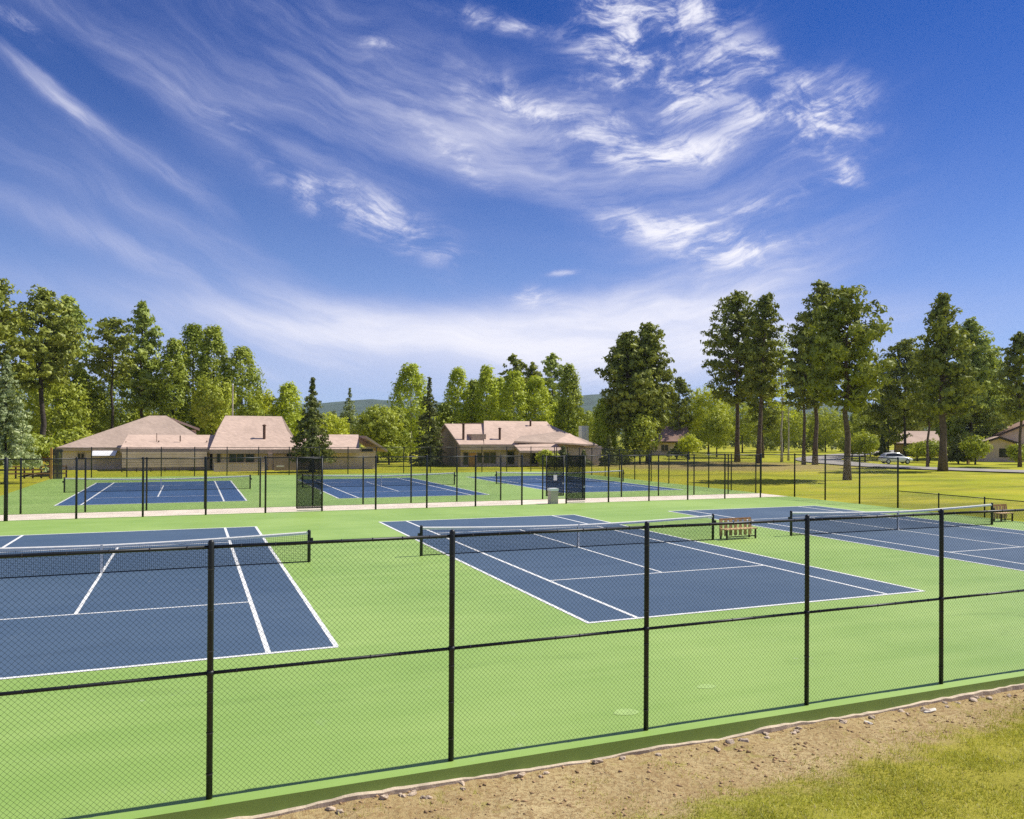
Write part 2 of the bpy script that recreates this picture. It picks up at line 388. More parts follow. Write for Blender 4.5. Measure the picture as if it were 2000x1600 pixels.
def vnoise(x, y, seed=0):
    """smooth value noise in numpy"""
    x = np.asarray(x, float); y = np.asarray(y, float)
    xi = np.floor(x).astype(int); yi = np.floor(y).astype(int); fx_ = x - xi; fy_ = y - yi
    fx_ = fx_ * fx_ * (3 - 2 * fx_); fy_ = fy_ * fy_ * (3 - 2 * fy_)
    def h(a, b):
        n = (a * 374761393 + b * 668265263 + seed * 1442695041) & 0x7fffffff
        n = ((n ^ (n >> 13)) * 1274126177) & 0x7fffffff
        return ((n ^ (n >> 16)) & 0xffff) / 65535.0
    return (h(xi, yi) * (1 - fx_) + h(xi + 1, yi) * fx_) * (1 - fy_) + (h(xi, yi + 1) * (1 - fx_) + h(xi + 1, yi + 1) * fx_) * fy_

# ================================================================== SETTING
X0, X1 = -20.8, 31.75          # both batteries of courts share these side lines
YF, YB = -6.88, 30.75          # front battery
Y2F, Y2B = 34.1, 72.3          # far battery
def sstep(x, a, b):
    t = np.clip((x - a) / (b - a), 0, 1); return t * t * (3 - 2 * t)
def ground_z(x, y):
    x = np.asarray(x, float); y = np.asarray(y, float)
    front = 1 - sstep(y, YF - 0.05, YF + 4)
    z = -0.05 - 0.16 * front
    z = z + 0.085 * np.maximum(0, -7.6 - y) * sstep(-y, 7.2, 10) * (y > -28) + (y <= -28) * 0.085 * 20.4
    z = z + front * (0.05 * (vnoise(x * 1.1, y * 1.1, 3) - .5) + 0.04 * (vnoise(x * 3.1, y * 3.1, 4) - .5) + .02 * (vnoise(x * 7.1, y * 7.1, 14) - .5))
    ins = (x > X0 + .2) & (x < X1 - .2) & (((y > YF + .2) & (y < Y2B - .2)))
    z = np.where(ins, -0.6, z)
    far = np.hypot(x - 20, y - 60)
    return z + sstep(far, 130, 400) * 0.8 * (vnoise(x / 60., y / 60., 9) - .5)
xs = np.unique(np.concatenate([np.linspace(-4000, -400, 14), np.linspace(-400, -40, 25), np.arange(-40, -14, 1.0), np.arange(-14, 12, .13),
                               np.arange(12, 45, 1.0), np.linspace(45, 400, 40), np.linspace(400, 4000, 14), [X0 + .19, X0 + .21, X1 - .19, X1 - .21]]))
ys = np.unique(np.concatenate([np.linspace(-400, -30, 10), np.arange(-30, -14, .8), np.arange(-14, -6.5, .11), np.arange(-6.5, 80, 1.2),
                               np.linspace(80, 400, 40), np.linspace(400, 5000, 18), [YF + .19, YF + .21, Y2B - .19, Y2B - .21]]))
gx, gy = np.meshgrid(xs, ys)
gv = np.stack([gx, gy, ground_z(gx, gy)], -1).reshape(-1, 3)
nx, ny = len(xs), len(ys)
ii, jj = np.meshgrid(np.arange(nx - 1), np.arange(ny - 1))
a_ = (jj * nx + ii).ravel()
gf = np.stack([a_, a_ + 1, a_ + 1 + nx, a_ + nx], -1)

M_ground = bpy.data.materials.new('lawn_and_dirt'); M_ground.use_nodes = True
n = NT(M_ground.node_tree); b = n.n['Principled BSDF']; b.inputs['Roughness'].default_value = 0.95; b.inputs['Specular IOR Level'].default_value = 0.1
g = n.new('ShaderNodeNewGeometry'); P = g.outputs['Position']; x, y, z = n.sep(P)
lo = n.noise(P, 0.09, 4, 0.6, 0.5); mid = n.noise(P, 0.7, 5, 0.65); hi = n.noise(P, 14.0, 4, 0.7); vhi = n.noise(P, 60, 3, 0.7)
grass = n.mix(n.smooth(lo, .34, .66), (0.36, 0.39, 0.018), (0.53, 0.48, 0.036))
grass = n.mix(n.math('MULTIPLY', n.smooth(n.noise(n.xyz(n.math('MULTIPLY', x, .35), n.math('MULTIPLY', y, 1.2), 0), .12, 5, .65), .46, .64), .75), grass, (0.17, 0.19, 0.02))
grass = n.mix(n.math('MULTIPLY', n.smooth(mid, .5, .75), .5), grass, (0.46, 0.37, 0.10))
grass = n.mix(n.math('MULTIPLY', hi, .55), grass, (0.12, 0.13, 0.015))
# dry soil plus painted tree shade under the pines on the right and on the way to the road
bx = n.math('DIVIDE', n.math('SUBTRACT', x, 62.0), 26.0); by = n.math('DIVIDE', n.math('SUBTRACT', y, 82.0), 24.0)
bare = n.math('SUBTRACT', 1.15, n.math('ADD', n.math('MULTIPLY', bx, bx), n.math('MULTIPLY', by, by)))
bare = n.smooth(n.math('ADD', bare, n.math('MULTIPLY', n.math('SUBTRACT', mid, .5), 1.6)), .35, .95)
grass = n.mix(n.math('MULTIPLY', bare, .72), grass, (0.31, 0.215, 0.11))
soil = n.mix(n.smooth(mid, .3, .7), (0.385, 0.285, 0.13), (0.50, 0.39, 0.195))
soil = n.mix(n.smooth(hi, .44, .62), soil, (0.30, 0.20, 0.09))
soil = n.mix(n.math('MULTIPLY', n.smooth(n.noise(P, 3.2, 6, .75, .6), .50, .66), .55), soil, (0.29, 0.19, 0.085))
soil = n.mix(n.math('MULTIPLY', n.smooth(vhi, .55, .75), .5), soil, (0.58, 0.45, 0.28))
soil = n.mix(n.math('MULTIPLY', n.smooth(n.noise(P, 2.3, 5, .7, .5), .56, .68), .6), soil, (0.30, 0.27, 0.06))
# the bare strip along the slab's front edge, wider to the left
edge_y = n.math('SUBTRACT', -7.98, n.math('MULTIPLY', n.math('SUBTRACT', 4.0, x), 0.145))
e = n.math('SUBTRACT', y, edge_y)
e = n.math('ADD', e, n.math('MULTIPLY', n.math('SUBTRACT', n.noise(P, 1.3, 6, .75), .5), 2.6))
front = n.math('MULTIPLY', n.smooth(e, -.5, .4), n.math('LESS_THAN', y, -5.0))
thatch_gaps = n.mix(n.smooth(hi, .35, .65), (0.14, 0.13, 0.03), (0.33, 0.29, 0.07))
grass = n.mix(n.math('MULTIPLY', n.math('LESS_THAN', y, -6.0), .5), grass, thatch_gaps)   # the unmown bank in front: thatch, with dark gaps between blades painted in
c = n.mix(front, grass, soil)
n.l.new(c, b.inputs['Base Color'])
bp = n.new('ShaderNodeBump'); bp.inputs['Strength'].default_value = 0.9; bp.inputs['Distance'].default_value = 0.05
hh = n.math('ADD', n.math('MULTIPLY', hi, .7), n.math('MULTIPLY', vhi, .3))
n.l.new(hh, bp.inputs['Height']); n.l.new(bp.outputs[0], b.inputs['Normal'])
tag(link('ground', np_mesh('ground', gv, gf, M_ground)), 'yellow green lawn with a bare dirt strip along the court slab', None, None, 'structure')

def slab_box(name, x0, x1, y0, y1, z0, z1, m, label):
    o = MB().box(x0, x1, y0, y1, z0, z1).build(name, m); tag(o, label, None, None, 'structure'); return o
slab_box('court_slab', X0, X1, YF, YB, -0.5, 0.0, M_green, 'light green court surround in front, with a thick exposed edge')
slab_box('court_slab', X0, X1, Y2F, Y2B, -0.5, 0.0, M_green, 'light green court surround behind the pale walk')
slab_box('walk', X0, X1, YB + .003, Y2F - .003, -0.5, -0.012, M_walk, 'pale concrete walk between the two fenced court areas')
# rough bare concrete under the painted edge
fb = MB(); px0 = X0
prev = None
for k in range(int((X1 - X0) / .16) + 1):
    xx = X0 + k * .16
    zt = -0.165 + 0.075 * (vnoise(xx * .9, 1.0, 21) - .5) + 0.025 * (random.random() - .5)
    yo = YF - 0.03 - 0.035 * vnoise(xx * 2.1, 3.0, 22) - .02 * random.random()
    cur = [(xx, YF + .05, zt), (xx, yo, zt - .012), (xx, yo - .01, -0.4)]
    if prev: fb.add(prev + cur, [(0, 3, 4, 1), (1, 4, 5, 2)])
    prev = cur
tag(fb.build('footing', M_rawconc), 'ragged pale concrete footing along the foot of the slab edge', None, None, 'structure')

def ribbon(name, pts, wdt, z, m, label):
    P_ = [np.array(p, float) for p in pts]; L = []
    dense = []
    for i in range(len(P_) - 1):
        p0 = P_[max(i - 1, 0)]; p1 = P_[i]; p2 = P_[i + 1]; p3 = P_[min(i + 2, len(P_) - 1)]
        for t in np.linspace(0, 1, 12, endpoint=False):
            dense.append(.5 * ((2 * p1) + (-p0 + p2) * t + (2 * p0 - 5 * p1 + 4 * p2 - p3) * t * t + (-p0 + 3 * p1 - 3 * p2 + p3) * t ** 3))
    dense.append(P_[-1]); mb = MB(); vs_ = []
    for i, q in enumerate(dense):
        d = dense[min(i + 1, len(dense) - 1)] - dense[max(i - 1, 0)]; d /= np.linalg.norm(d); nn = np.array([-d[1], d[0]])
        for sg in (-1, 1):
            r_ = q + nn * wdt / 2 * sg; vs_.append((r_[0], r_[1], z))
    mb.add(vs_, [(2 * i, 2 * i + 2, 2 * i + 3, 2 * i + 1) for i in range(len(dense) - 1)])
    return tag(mb.build(name, m), label, None, None, 'structure')
ribbon('road', [(230, 190), (150, 140), (100, 104), (84, 76), (87, 55), (108, 25), (150, -20)], 8.0, 0.10, M_asphalt, 'grey road curving past the pines on the right')

# ---- the courts: blue playing area with white lines
CW, SWD, CL = 10.97, 8.23, 23.77
def court(x0, y0, m, label):
    o = MB()
    o.add([(x0, y0, .004), (x0 + CW, y0, .004), (x0 + CW, y0 + CL, .004), (x0, y0 + CL, .004)], [(0, 1, 2, 3)])
    c = o.build('tennis_court', m); tag(c, label, None, None, 'structure')
    lw = 0.085
    def ln(nm, xa, xb, ya, yb):
        q = MB(); q.add([(xa, ya, .008), (xb, ya, .008), (xb, yb, .008), (xa, yb, .008)], [(0, 1, 2, 3)])
        q.build(nm, M_line, c)
    bw = 0.12
    ln('baseline', x0, x0 + CW, y0 - .02, y0 + bw - .02); ln('baseline', x0, x0 + CW, y0 + CL - bw + .02, y0 + CL + .02)
    ya, yb = y0 + bw - .02, y0 + CL - bw + .02
    for xx in (x0, x0 + CW - lw, x0 + 1.37, x0 + CW - 1.37 - lw):
        ln('sideline', xx, xx + lw * 1.25, ya, yb)
    for yy in (y0 + 5.485, y0 + CL - 5.485 - lw):
        ln('service_line', x0 + 1.37 + lw * 1.25, x0 + CW - 1.37 - lw, yy, yy + lw)
    xm = x0 + CW / 2
    ln('center_line', xm - lw / 2, xm + lw / 2, y0 + 5.485 + lw, y0 + CL - 5.485 - lw)
    return c
XA, XB, XC = -5.835 - CW, 0.0, CW + 6.018
court(XA, 0.0, M_blue, 'slate blue tennis court in front on the left')
court(XB, 0.0, M_blue, 'slate blue tennis court in the middle of the front area')
court(XC, 0.0, M_blue, 'slate blue tennis court in front on the right')
court(XA + .5, 39.2, M_blue_far, 'bright blue tennis court behind the walk on the left')
court(XB + .5, 39.2, M_blue_far, 'bright blue tennis court behind the walk in the middle')
court(XC + .2, 39.2, M_blue_far, 'bright blue tennis court behind the walk on the right')
for (u, v, rx_, ry_) in ((1380, 1341, .19, .12), (1223, 1391, .22, .15)):
    p = gnd(u, v); mb = MB()
    mb.poly([(p[0] + rx_ * math.cos(t) * (1 + .12 * math.sin(3 * t + u)), p[1] + ry_ * math.sin(t) * (1 + .1 * math.cos(2 * t + v)), .004) for t in np.linspace(0, 2 * math.pi, 20, endpoint=False)])
    tag(mb.build('surface_patch', M_patch), 'pale worn oval patch on the green court surface', None, None, 'structure')

# ---- nets
def wires(segs, r):
    """triangular prisms along many straight segments: (k,2,3) -> verts, quads"""
    S = np.asarray(segs, float); A, B = S[:, 0], S[:, 1]
    d = B - A; d /= np.linalg.norm(d, axis=1)[:, None] + 1e-12
    ref = np.where(np.abs(d[:, 1:2]) < .9, np.array([[0, 1., 0]]), np.array([[1., 0, 0]]))
    e1 = np.cross(d, ref); e1 /= np.linalg.norm(e1, axis=1)[:, None]; e2 = np.cross(d, e1)
    ring = [r * (math.cos(t) * e1 + math.sin(t) * e2) for t in (math.pi / 2, math.pi * 7 / 6, math.pi * 11 / 6)]
    V = np.stack([A + q for q in ring] + [B + q for q in ring], 1)
    base = np.arange(len(S))[:, None] * 6
    Fq = np.concatenate([base + np.array([[0, 3, 4, 1]]), base + np.array([[1, 4, 5, 2]]), base + np.array([[2, 5, 3, 0]])], 0)
    return V.reshape(-1, 3), Fq
def net_top(t, half=6.39):      # t along the net from its middle
    return 0.914 + (1.07 - 0.914) * (abs(t) / half) ** 1.6
def make_net():
    H_ = 6.36; xs_ = np.arange(-H_, H_ + .001, 0.06); segs = []
    for xx in xs_:
        segs.append(((xx, 0, .03), (xx, 0, net_top(xx) - .03)))
    sx_ = np.linspace(-H_, H_, 17)
    for k in range(17):
        f_ = k / 17.0
        for a, b_ in zip(sx_[:-1], sx_[1:]):
            segs.append(((a, .004, .03 + f_ * (net_top(a) - .06)), (b_, .004, .03 + f_ * (net_top(b_) - .06))))
    V, Fq = wires(segs, .0042)
    netm = np_mesh('net_mesh', V, Fq, M_netcord)
    tp = MB(); pts = np.linspace(-H_, H_, 25)
    for a, b_ in zip(pts[:-1], pts[1:]):
        za, zb = net_top(a), net_top(b_)
        ring = lambda q, z_: [(q, -.032, z_ - .10), (q, -.036, z_ - .03), (q, -.014, z_), (q, .014, z_), (q, .036, z_ - .03), (q, .032, z_ - .10)]
        tp.add(ring(a, za) + ring(b_, zb), [(k, k + 6, (k + 1) % 6 + 6, (k + 1) % 6) for k in range(6)])
    tape = tp.mesh('head_band', M_tape)
    st_ = MB().box(-.035, .035, -.045, -.039, .0, net_top(0) + .004).box(-.035, .035, .039, .045, .0, net_top(0) + .004).mesh('center_strap', M_tape)
    ho = MB().tube([(-H_, 0, .03), (H_, 0, .03)], .016, 5).mesh('bottom_cord', M_netcord)
    po = MB().tube([(0, 0, -.1), (0, 0, 1.07), (0, 0, 1.115), (0, 0, 1.125)], [.058, .058, .05, .02], 10).mesh('post', M_black, True)
    wi = MB().box(.05, .13, -.05, .05, .72, .84).tube([(.09, -.05, .78), (.09, -.12, .78)], .012, 6).mesh('winder', M_black)
    return netm, tape, st_, ho, po, wi
NETM = make_net()
def place_net(x0, y0, label):
    t = thing('tennis_net', label, 'tennis net', (x0 + CW / 2, y0 + CL / 2, 0), 0, 'tennis nets across the courts')
    nm = link('net_mesh', NETM[0], t); nm['kind'] = 'stuff'
    link('head_band', NETM[1], t); link('center_strap', NETM[2], t); link('bottom_cord', NETM[3], t)
    for s_ in (-1, 1):
        p = link('post', NETM[4], t, (s_ * 6.4, 0, 0))
        wd = link('winder', NETM[5], p)
        if s_ < 0: wd.rotation_euler = (0, 0, math.pi)
place_net(XA, 0, 'white banded net across the front court on the left')
place_net(XB, 0, 'white banded net across the front court in the middle')
place_net(XC, 0, 'white banded net across the front court on the right')
place_net(XA + .5, 39.2, 'net across the far blue court in front of the long low house')
place_net(XB + .5, 39.2, 'net across the far blue court right of the dark gate')
place_net(XC + .2, 39.2, 'net across the far blue court left of the brown soil and painted shade under the pines')

# ---- chain link fences
def chain_mesh(wd, h, pitch, r, name='chain_link', m=M_wire):
    segs = []
    for c in np.arange(-h + pitch * .37, wd, pitch):
        a = max(c, 0); b_ = min(c + h, wd)
        if b_ - a > .01: segs.append(((a, 0, a - c), (b_, 0, b_ - c)))
    for c in np.arange(pitch * .37, wd + h, pitch):
        a = max(c - h, 0); b_ = min(c, wd)
        if b_ - a > .01: segs.append(((a, .005, c - a), (b_, .005, c - b_)))
    V, Fq = wires(segs, r)
    return np_mesh(name, V, Fq, m)
_cache = {}
def fence(pts, h, label, midz=None, rp=.045, rr=.026, pitch=.067, wire=.0025, group='black chain link fences round the courts', base=0.0, skip=(), thick=(), ties=False):
    """pts: post positions in order; between neighbours a bay of rail and mesh"""
    t = thing('chain_link_fence', label, 'fence', (0, 0, 0), 0, group)
    key = ('post', h, rp)
    if key not in _cache:
        _cache[key] = MB().tube([(0, 0, -.02), (0, 0, h + .035), (0, 0, h + .06), (0, 0, h + .07)], [rp, rp, rp * .8, rp * .3], 10).mesh('post', M_black, True)
        _cache[('tp', h)] = MB().tube([(0, 0, -.02), (0, 0, h + .035), (0, 0, h + .06), (0, 0, h + .07)], [rp * 1.7, rp * 1.7, rp * 1.2, rp * .4], 10).mesh('post', M_black, True)
        _cache[('coll', rp)] = MB().tube([(0, 0, -.03), (0, 0, .03)], [rp * 1.18, rp * 1.18], 10).mesh('clamp', M_black, True)
    for i, p in enumerate(pts):
        po = link('post', _cache[('tp', h)] if i in thick else _cache[key], t, (p[0], p[1], base))
        if midz:
            link('clamp', _cache[('coll', rp)], po, (0, 0, midz))
    for i in range(len(pts) - 1):
        if i in skip: continue
        a = np.array(pts[i][:2], float); b_ = np.array(pts[i + 1][:2], float); d = b_ - a; L = np.linalg.norm(d); rz = math.atan2(d[1], d[0])
        key = ('bay', round(L, 2), h, rr, pitch, wire)
        if key not in _cache:
            _cache[key] = (MB().tube([(0, 0, 0), (L, 0, 0)], rr, 8).mesh('top_rail', M_black, True),
                           chain_mesh(L, h - .06, pitch, wire))
        ra, cm = _cache[key]
        nm = ['top_rail'] + (['mid_rail'] if midz else [])
        for q, zz in zip(nm, (h - .02, midz)):
            o = link(q, ra, t, (a[0], a[1], base + zz)); o.rotation_euler = (0, 0, rz)
        o = link('chain_link', cm, t, (a[0] - .0 * d[1], a[1], base + .04)); o.rotation_euler = (0, 0, rz); o['kind'] = 'stuff'
        if ties:
            tb = MB()
            for zz in (h - .02, midz):
                for q in np.linspace(.3, L - .3, 7):
                    q += random.uniform(-.05, .05); tb.tube([(q, 0, zz), (q + .012, 0, zz)], rr * 1.22, 7)
            for zz in np.linspace(.3, h - .3, 6): tb.tube([(0, 0, zz), (0, 0, zz + .014)], rp * 1.12, 8)
            o = tb.build('wire_tie', M_steel, t); o.location = (a[0], a[1], base); o.rotation_euler = (0, 0, rz); o['kind'] = 'stuff'
    return t
SP = 3.104
near = [(-8.486 + SP * k, -6.64) for k in range(-3, 8)]
fence(near, 3.126, 'tall black chain link fence along the front edge of the green slab', midz=1.549, wire=.0018, rp=.039, rr=.023, ties=True)
yb = 30.45
SPB = 3.075
backp = [(-17.2 + SPB * k, yb) for k in range(-1, 17)]
fence(backp, 3.10, 'black chain link fence along the back of the front courts', rp=.055, rr=.03, wire=.0018, skip=(10,), thick=(1,))
secp = [(-17.2 + SPB * k, 34.3) for k in range(-1, 17)]
fence(secp, 2.98, 'black chain link fence along the near side of the far courts', rp=.05, rr=.028, wire=.0017, skip=(5, 10))
xr = backp[-1][0]
fence([(xr, yb), (xr, 27.3), (xr, 24.1), (xr, 20.9)], 3.10, 'tall black chain link fence along the right side of the front courts', rp=.055, rr=.03, wire=.0018)
fence([(xr, 20.9 - 3.05 * k) for k in range(0, 10)], 1.07, 'low black chain link fence along the right side of the front courts', rp=.04, rr=.025)
thirdp = [(-20.6 + 3.05 * k, 72.0) for k in range(0, 18)]
fence(thirdp, 2.9, 'black chain link fence along the back of the far courts, before the houses', rp=.05, rr=.028, pitch=.08, wire=.0015)
fence([(31.5, 34.3 + 3.14 * k) for k in range(0, 13)], 2.9, 'black chain link fence along the right side of the far courts', rp=.05, rr=.028, pitch=.08, wire=.0015)

def gate(x0, x1, y, h, label, bottom=.22):
    t = thing('gate', label, 'gate', (x0, y, 0), 0, 'dark gates in the court fences'); L = x1 - x0
    fr = MB()
    for a, b_ in (((0, 0, bottom), (0, 0, h)), ((L, 0, bottom), (L, 0, h))):
        MB().tube([a, b_], .035, 8).build('stile', M_black, t, True)
    for zz in (bottom, h * .52, h - .02):
        MB().tube([(0, 0, zz), (L, 0, zz)], .028, 8).build('rail', M_black, t, True)
    o = link('screen', chain_mesh(L - .04, h - bottom - .05, .030, .0070, 'screen', M_screen), t, (.02, .02, bottom + .02)); o['kind'] = 'stuff'
    MB().box(L - .12, L - .02, -.05, -.03, 1.0, 1.12).build('latch', M_rim, t)
    MB().box(0, L, -.03, .03, .06, .10).build('sill_bar', M_rim, t)
    return t
g1 = at(579, 998, yb)[0]; g2 = at(628, 998, yb)[0]
gate(g1, g2, yb - .06, 3.05, 'dark screened gate in front of the spruce')
g1 = at(1066, 980, 34.3)[0]; g2 = at(1100, 980, 34.3)[0]
gate(g1, g2, 34.24, 2.95, 'dark screened gate standing behind the tan bin')
g1 = at(1106, 983, yb)[0]; g2 = at(1142, 983, yb)[0]
gate(g1, g2, yb - .0, 3.05, 'dark screened gate right of the tan bin')
p = at(1080, 983, yb + .35)
t = thing('litter_bin', 'tan upright bin standing in the fence opening', 'bin', (p[0], p[1], -.012))
MB().box(-.26, .26, -.24, .24, .0, .84).build('bin_body', M_bin, t)
MB().box(-.28, .28, -.26, .26, .843, 1.0).build('bin_lid', M_white, t)
p = at(1084, 933, 34.2)
t = thing('notice_sign', 'small blank white sign on the dark gate', 'sign', (p[0], p[1] - .05, p[2]))
MB().box(-.13, .13, -.008, .008, -.19, .19).build('sign_board', M_white, t)
for zz in (-.1, .1): MB().box(-.02, .02, .010, .05, zz - .02, zz + .02).build('bracket', M_black, t)

# ---- benches by the nets
def bench(x, y, rz, L, label, nsl):
    t = thing('bench', label, 'bench', (x, y, 0), rz, 'slatted benches between the courts')
    MB().box(-L / 2, L / 2, .18, .22, .80, .88).build('top_rail', M_wood, t)
    for k in range(nsl):
        xx = -L / 2 + .06 + (L - .12) * k / (nsl - 1)
        MB().box(xx - .075, xx + .075, .20 - .015 - .03, .20 - .015, .12, .80).build('back_slat', M_woodlight, t)
    for k in range(3):
        MB().box(-L / 2, L / 2, -.28 + k * .15, -.15 + k * .15, .42, .455).build('seat_slat', M_woodlight, t)
    for s_ in (-1, 1):
        for yy in (-.22, .20):
            MB().box(s_ * (L / 2 - .08) - .03, s_ * (L / 2 - .08) + .03, yy - .03, yy + .03, 0, .418 if yy < 0 else .80).build('leg', M_dtrim, t)
    MB().box(-L / 2 + .06, L / 2 - .06, -.22, -.18, .10, .14).build('stretcher', M_dtrim, t)
bench(13.2, 11.9, R(2), 1.70, 'wooden slatted bench between the middle net and the right net', 7)
bench(31.0, 12.9, R(0), 1.0, 'wooden slatted bench beside the right net post', 5)

# ---- rubble along the footing
def stone_mesh(sd):
    r_ = np.random.default_rng(sd); mb = MB(); nlat, nlon = 4, 7
    vs_ = [(0, 0, .5)]
    for i in range(1, nlat):
        for j in range(nlon):
            a = math.pi * i / nlat; b_ = 2 * math.pi * j / nlon; q = .5 * (1 + r_.uniform(-.28, .28))
            vs_.append((q * math.sin(a) * math.cos(b_), q * math.sin(a) * math.sin(b_), q * math.cos(a)))
    vs_.append((0, 0, -.5)); fs = []
    for j in range(nlon): fs.append((0, 1 + j, 1 + (j + 1) % nlon))
    for i in range(nlat - 2):
        for j in range(nlon):
            a = 1 + i * nlon; fs.append((a + j, a + nlon + j, a + nlon + (j + 1) % nlon, a + (j + 1) % nlon))
    last = len(vs_) - 1; a = 1 + (nlat - 2) * nlon
    for j in range(nlon): fs.append((last, a + (j + 1) % nlon, a + j))
    return mb.add(vs_, fs)
SM = [stone_mesh(k).mesh('stone', M_stone) for k in range(5)]
SMW = [stone_mesh(k + 9).mesh('stone', M_stone_white) for k in range(3)]
def stone(x, y, sx, sy, sz, me, label, grp):
    o = link('stone', me, None, (x, y, float(ground_z(x, y)) + sz * .12)); o.scale = (sx, sy, sz); o.rotation_euler = (random.uniform(-.2, .2), random.uniform(-.2, .2), random.uniform(0, 6))
    tag(o, label, 'stone', grp)
for k in range(46):
    xx = random.uniform(-8.2, 7.5); yy = YF - .1 - abs(random.gauss(0, .13))
    s_ = random.uniform(.05, .13)
    stone(xx, yy, s_ * random.uniform(1, 1.8), s_, s_ * .6, random.choice(SM), 'small pale broken stone in the dirt along the foot of the slab edge', 'rubble stones along the slab edge')
for (u, v, sx, sy, lab) in ((1815, 1387, .30, .13, 'flat white stone lying on the dirt at the far right'), (1695, 1410, .17, .09, 'flat white stone on the dirt left of a larger white one'),
                            (1648, 1412, .2, .12, 'low tan stone half sunk in the dirt below the slab edge'), (900, 1528, .26, .1, 'long pale chunk of concrete against the slab edge')):
    p = gnd(u, v, -.2); stone(p[0], p[1], sx, sy, .05, SMW[0] if 'white' in lab else SM[1], lab, 'rubble stones along the slab edge')

# ---- clods and pebbles strewn over the dirt strip
cN = 5200; cX = rng.uniform(-9, 9, cN); cY = rng.uniform(-10.5, -6.95, cN); kp = (rng.uniform(0, 1, cN) < .25 + .75 * vnoise(cX * 1.7, cY * 1.7, 51)) & (cY > -7.9 - (4.0 - cX) * .145); cX, cY = cX[kp], cY[kp]; cN = len(cX)
cS = .008 + .03 * rng.uniform(0, 1, cN) ** 3.2
base8 = np.array([(1, 0, 0), (-1, 0, 0), (0, 1, 0), (0, -1, 0), (0, 0, 1), (0, 0, -.4)], float); f8 = np.array([(0, 2, 4), (2, 1, 4), (1, 3, 4), (3, 0, 4), (2, 0, 5), (1, 2, 5), (3, 1, 5), (0, 3, 5)])
cV = base8[None] * (cS[:, None, None]) * rng.uniform(.6, 1.4, (cN, 6, 1)) * np.array([1.3, 1.0, .75]); th_ = rng.uniform(0, 6.28, cN)
cV = np.stack([cV[..., 0] * np.cos(th_)[:, None] - cV[..., 1] * np.sin(th_)[:, None], cV[..., 0] * np.sin(th_)[:, None] + cV[..., 1] * np.cos(th_)[:, None], cV[..., 2]], -1)
cV += np.stack([cX, cY, ground_z(cX, cY)], -1)[:, None]
M_clod = mat('soil_clods', (0.36, 0.24, 0.13), 0.95, .1, var=.4, scale=6)
tag(link('gravel', np_mesh('gravel', cV.reshape(-1, 3), (f8[None] + np.arange(cN)[:, None, None] * 6).reshape(-1, 3), M_clod)), 'small clods and pebbles strewn over the bare dirt strip', None, None, 'stuff')

# ---- foreground grass and dry litter
def blades(N, xr_, yr_, fn, lmin, lmax, wd, m, name, label, tint_lo=0., tint_hi=1.):
    X = rng.uniform(*xr_, N); Y = rng.uniform(*yr_, N); keep = rng.uniform(0, 1, N) < fn(X, Y); X, Y = X[keep], Y[keep]; N = len(X)
    Z = ground_z(X, Y) - .004; L = rng.uniform(lmin, lmax, N) * (.55 + .9 * vnoise(X * 4.1, Y * 4.1, 33)); a = rng.uniform(0, 2 * math.pi, N); lean = rng.uniform(.2, 1.1, N)
    dxy = np.stack([np.cos(a), np.sin(a)], 1); tip = np.stack([X + dxy[:, 0] * L * np.sin(lean), Y + dxy[:, 1] * L * np.sin(lean), Z + L * np.cos(lean)], 1)
    wv = np.stack([-dxy[:, 1], dxy[:, 0], np.zeros(N)], 1) * wd * rng.uniform(.6, 1.3, N)[:, None]
    base = np.stack([X, Y, Z], 1); V = np.stack([base - wv, base + wv, tip], 1).reshape(-1, 3); Fc = np.arange(3 * N).reshape(-1, 3)
    pat = vnoise(X * .9, Y * .9, 31)
    T = np.clip(tint_lo + (tint_hi - tint_lo) * (rng.uniform(0, 1, N) * .6 + pat * .5), 0, 1)
    o = link(name, np_mesh(name, V, Fc, m, np.repeat(T, 3))); tag(o, label, None, None, 'stuff')
def fb_(X, Y):
    nz = vnoise(X * 1.3, Y * 1.3, 5) * .5 + vnoise(X * 3.4, Y * 3.4, 6) * .3 + vnoise(X * 9, Y * 9, 7) * .2
    e_ = (Y - (-7.98 - (4.0 - X) * .145)) + (nz - .5) * 2.2
    return np.clip(.55 - e_ / .9, 0.0, 1) * np.clip((nz - .22) * 2.4, .04, 1) + .10 * (nz > .60)
blades(380000, (-7, 9.5), (-13.5, -7.1), fb_, .025, .075, .0045, LEAF['grass'], 'grass', 'short yellow green grass on the bank in the foreground')
M_straw = foliage('dry_straw', (0.34, 0.25, 0.12), (0.62, 0.52, 0.32), .1)
blades(16000, (-9, 9.5), (-11, -6.95), lambda X, Y: .25 + .75 * vnoise(X * 2, Y * 2, 8), .02, .06, .004, M_straw, 'straw', 'dry straw litter scattered on the dirt strip')

# ================================================================== HOUSES
def wall_box(mb, x0, x1, y0, y1, z0, z1): return mb.box(x0, x1, y0, y1, z0, z1)
def part(mb, name, m, parent, label=None):
    o = mb.build(name, m, parent)
    if label: o['label'] = label
    return o
def window(parent, x0, x1, z0, z1, y, fm=M_trim, door=False, mull=1, nm='window'):
    """a framed pane on a wall that faces -y at plane y"""
    f = MB(); t_ = .09
    f.box(x0 - t_, x1 + t_, y - .06, y - .003, z1, z1 + t_).box(x0 - t_, x0, y - .06, y - .003, z0, z1).box(x1, x1 + t_, y - .06, y - .003, z0, z1)
    f.box(x0 - t_, x1 + t_, y - .08, y - .003, z0 - t_, z0)
    for k in range(1, mull + 1):
        xm = x0 + (x1 - x0) * k / (mull + 1); f.box(xm - .04, xm + .04, y - .055, y - .018, z0, z1)
    o = f.build(nm, fm, parent)
    MB().box(x0, x1, y - .015, y - .004, z0, z1).build('pane', M_glass, o)
    return o
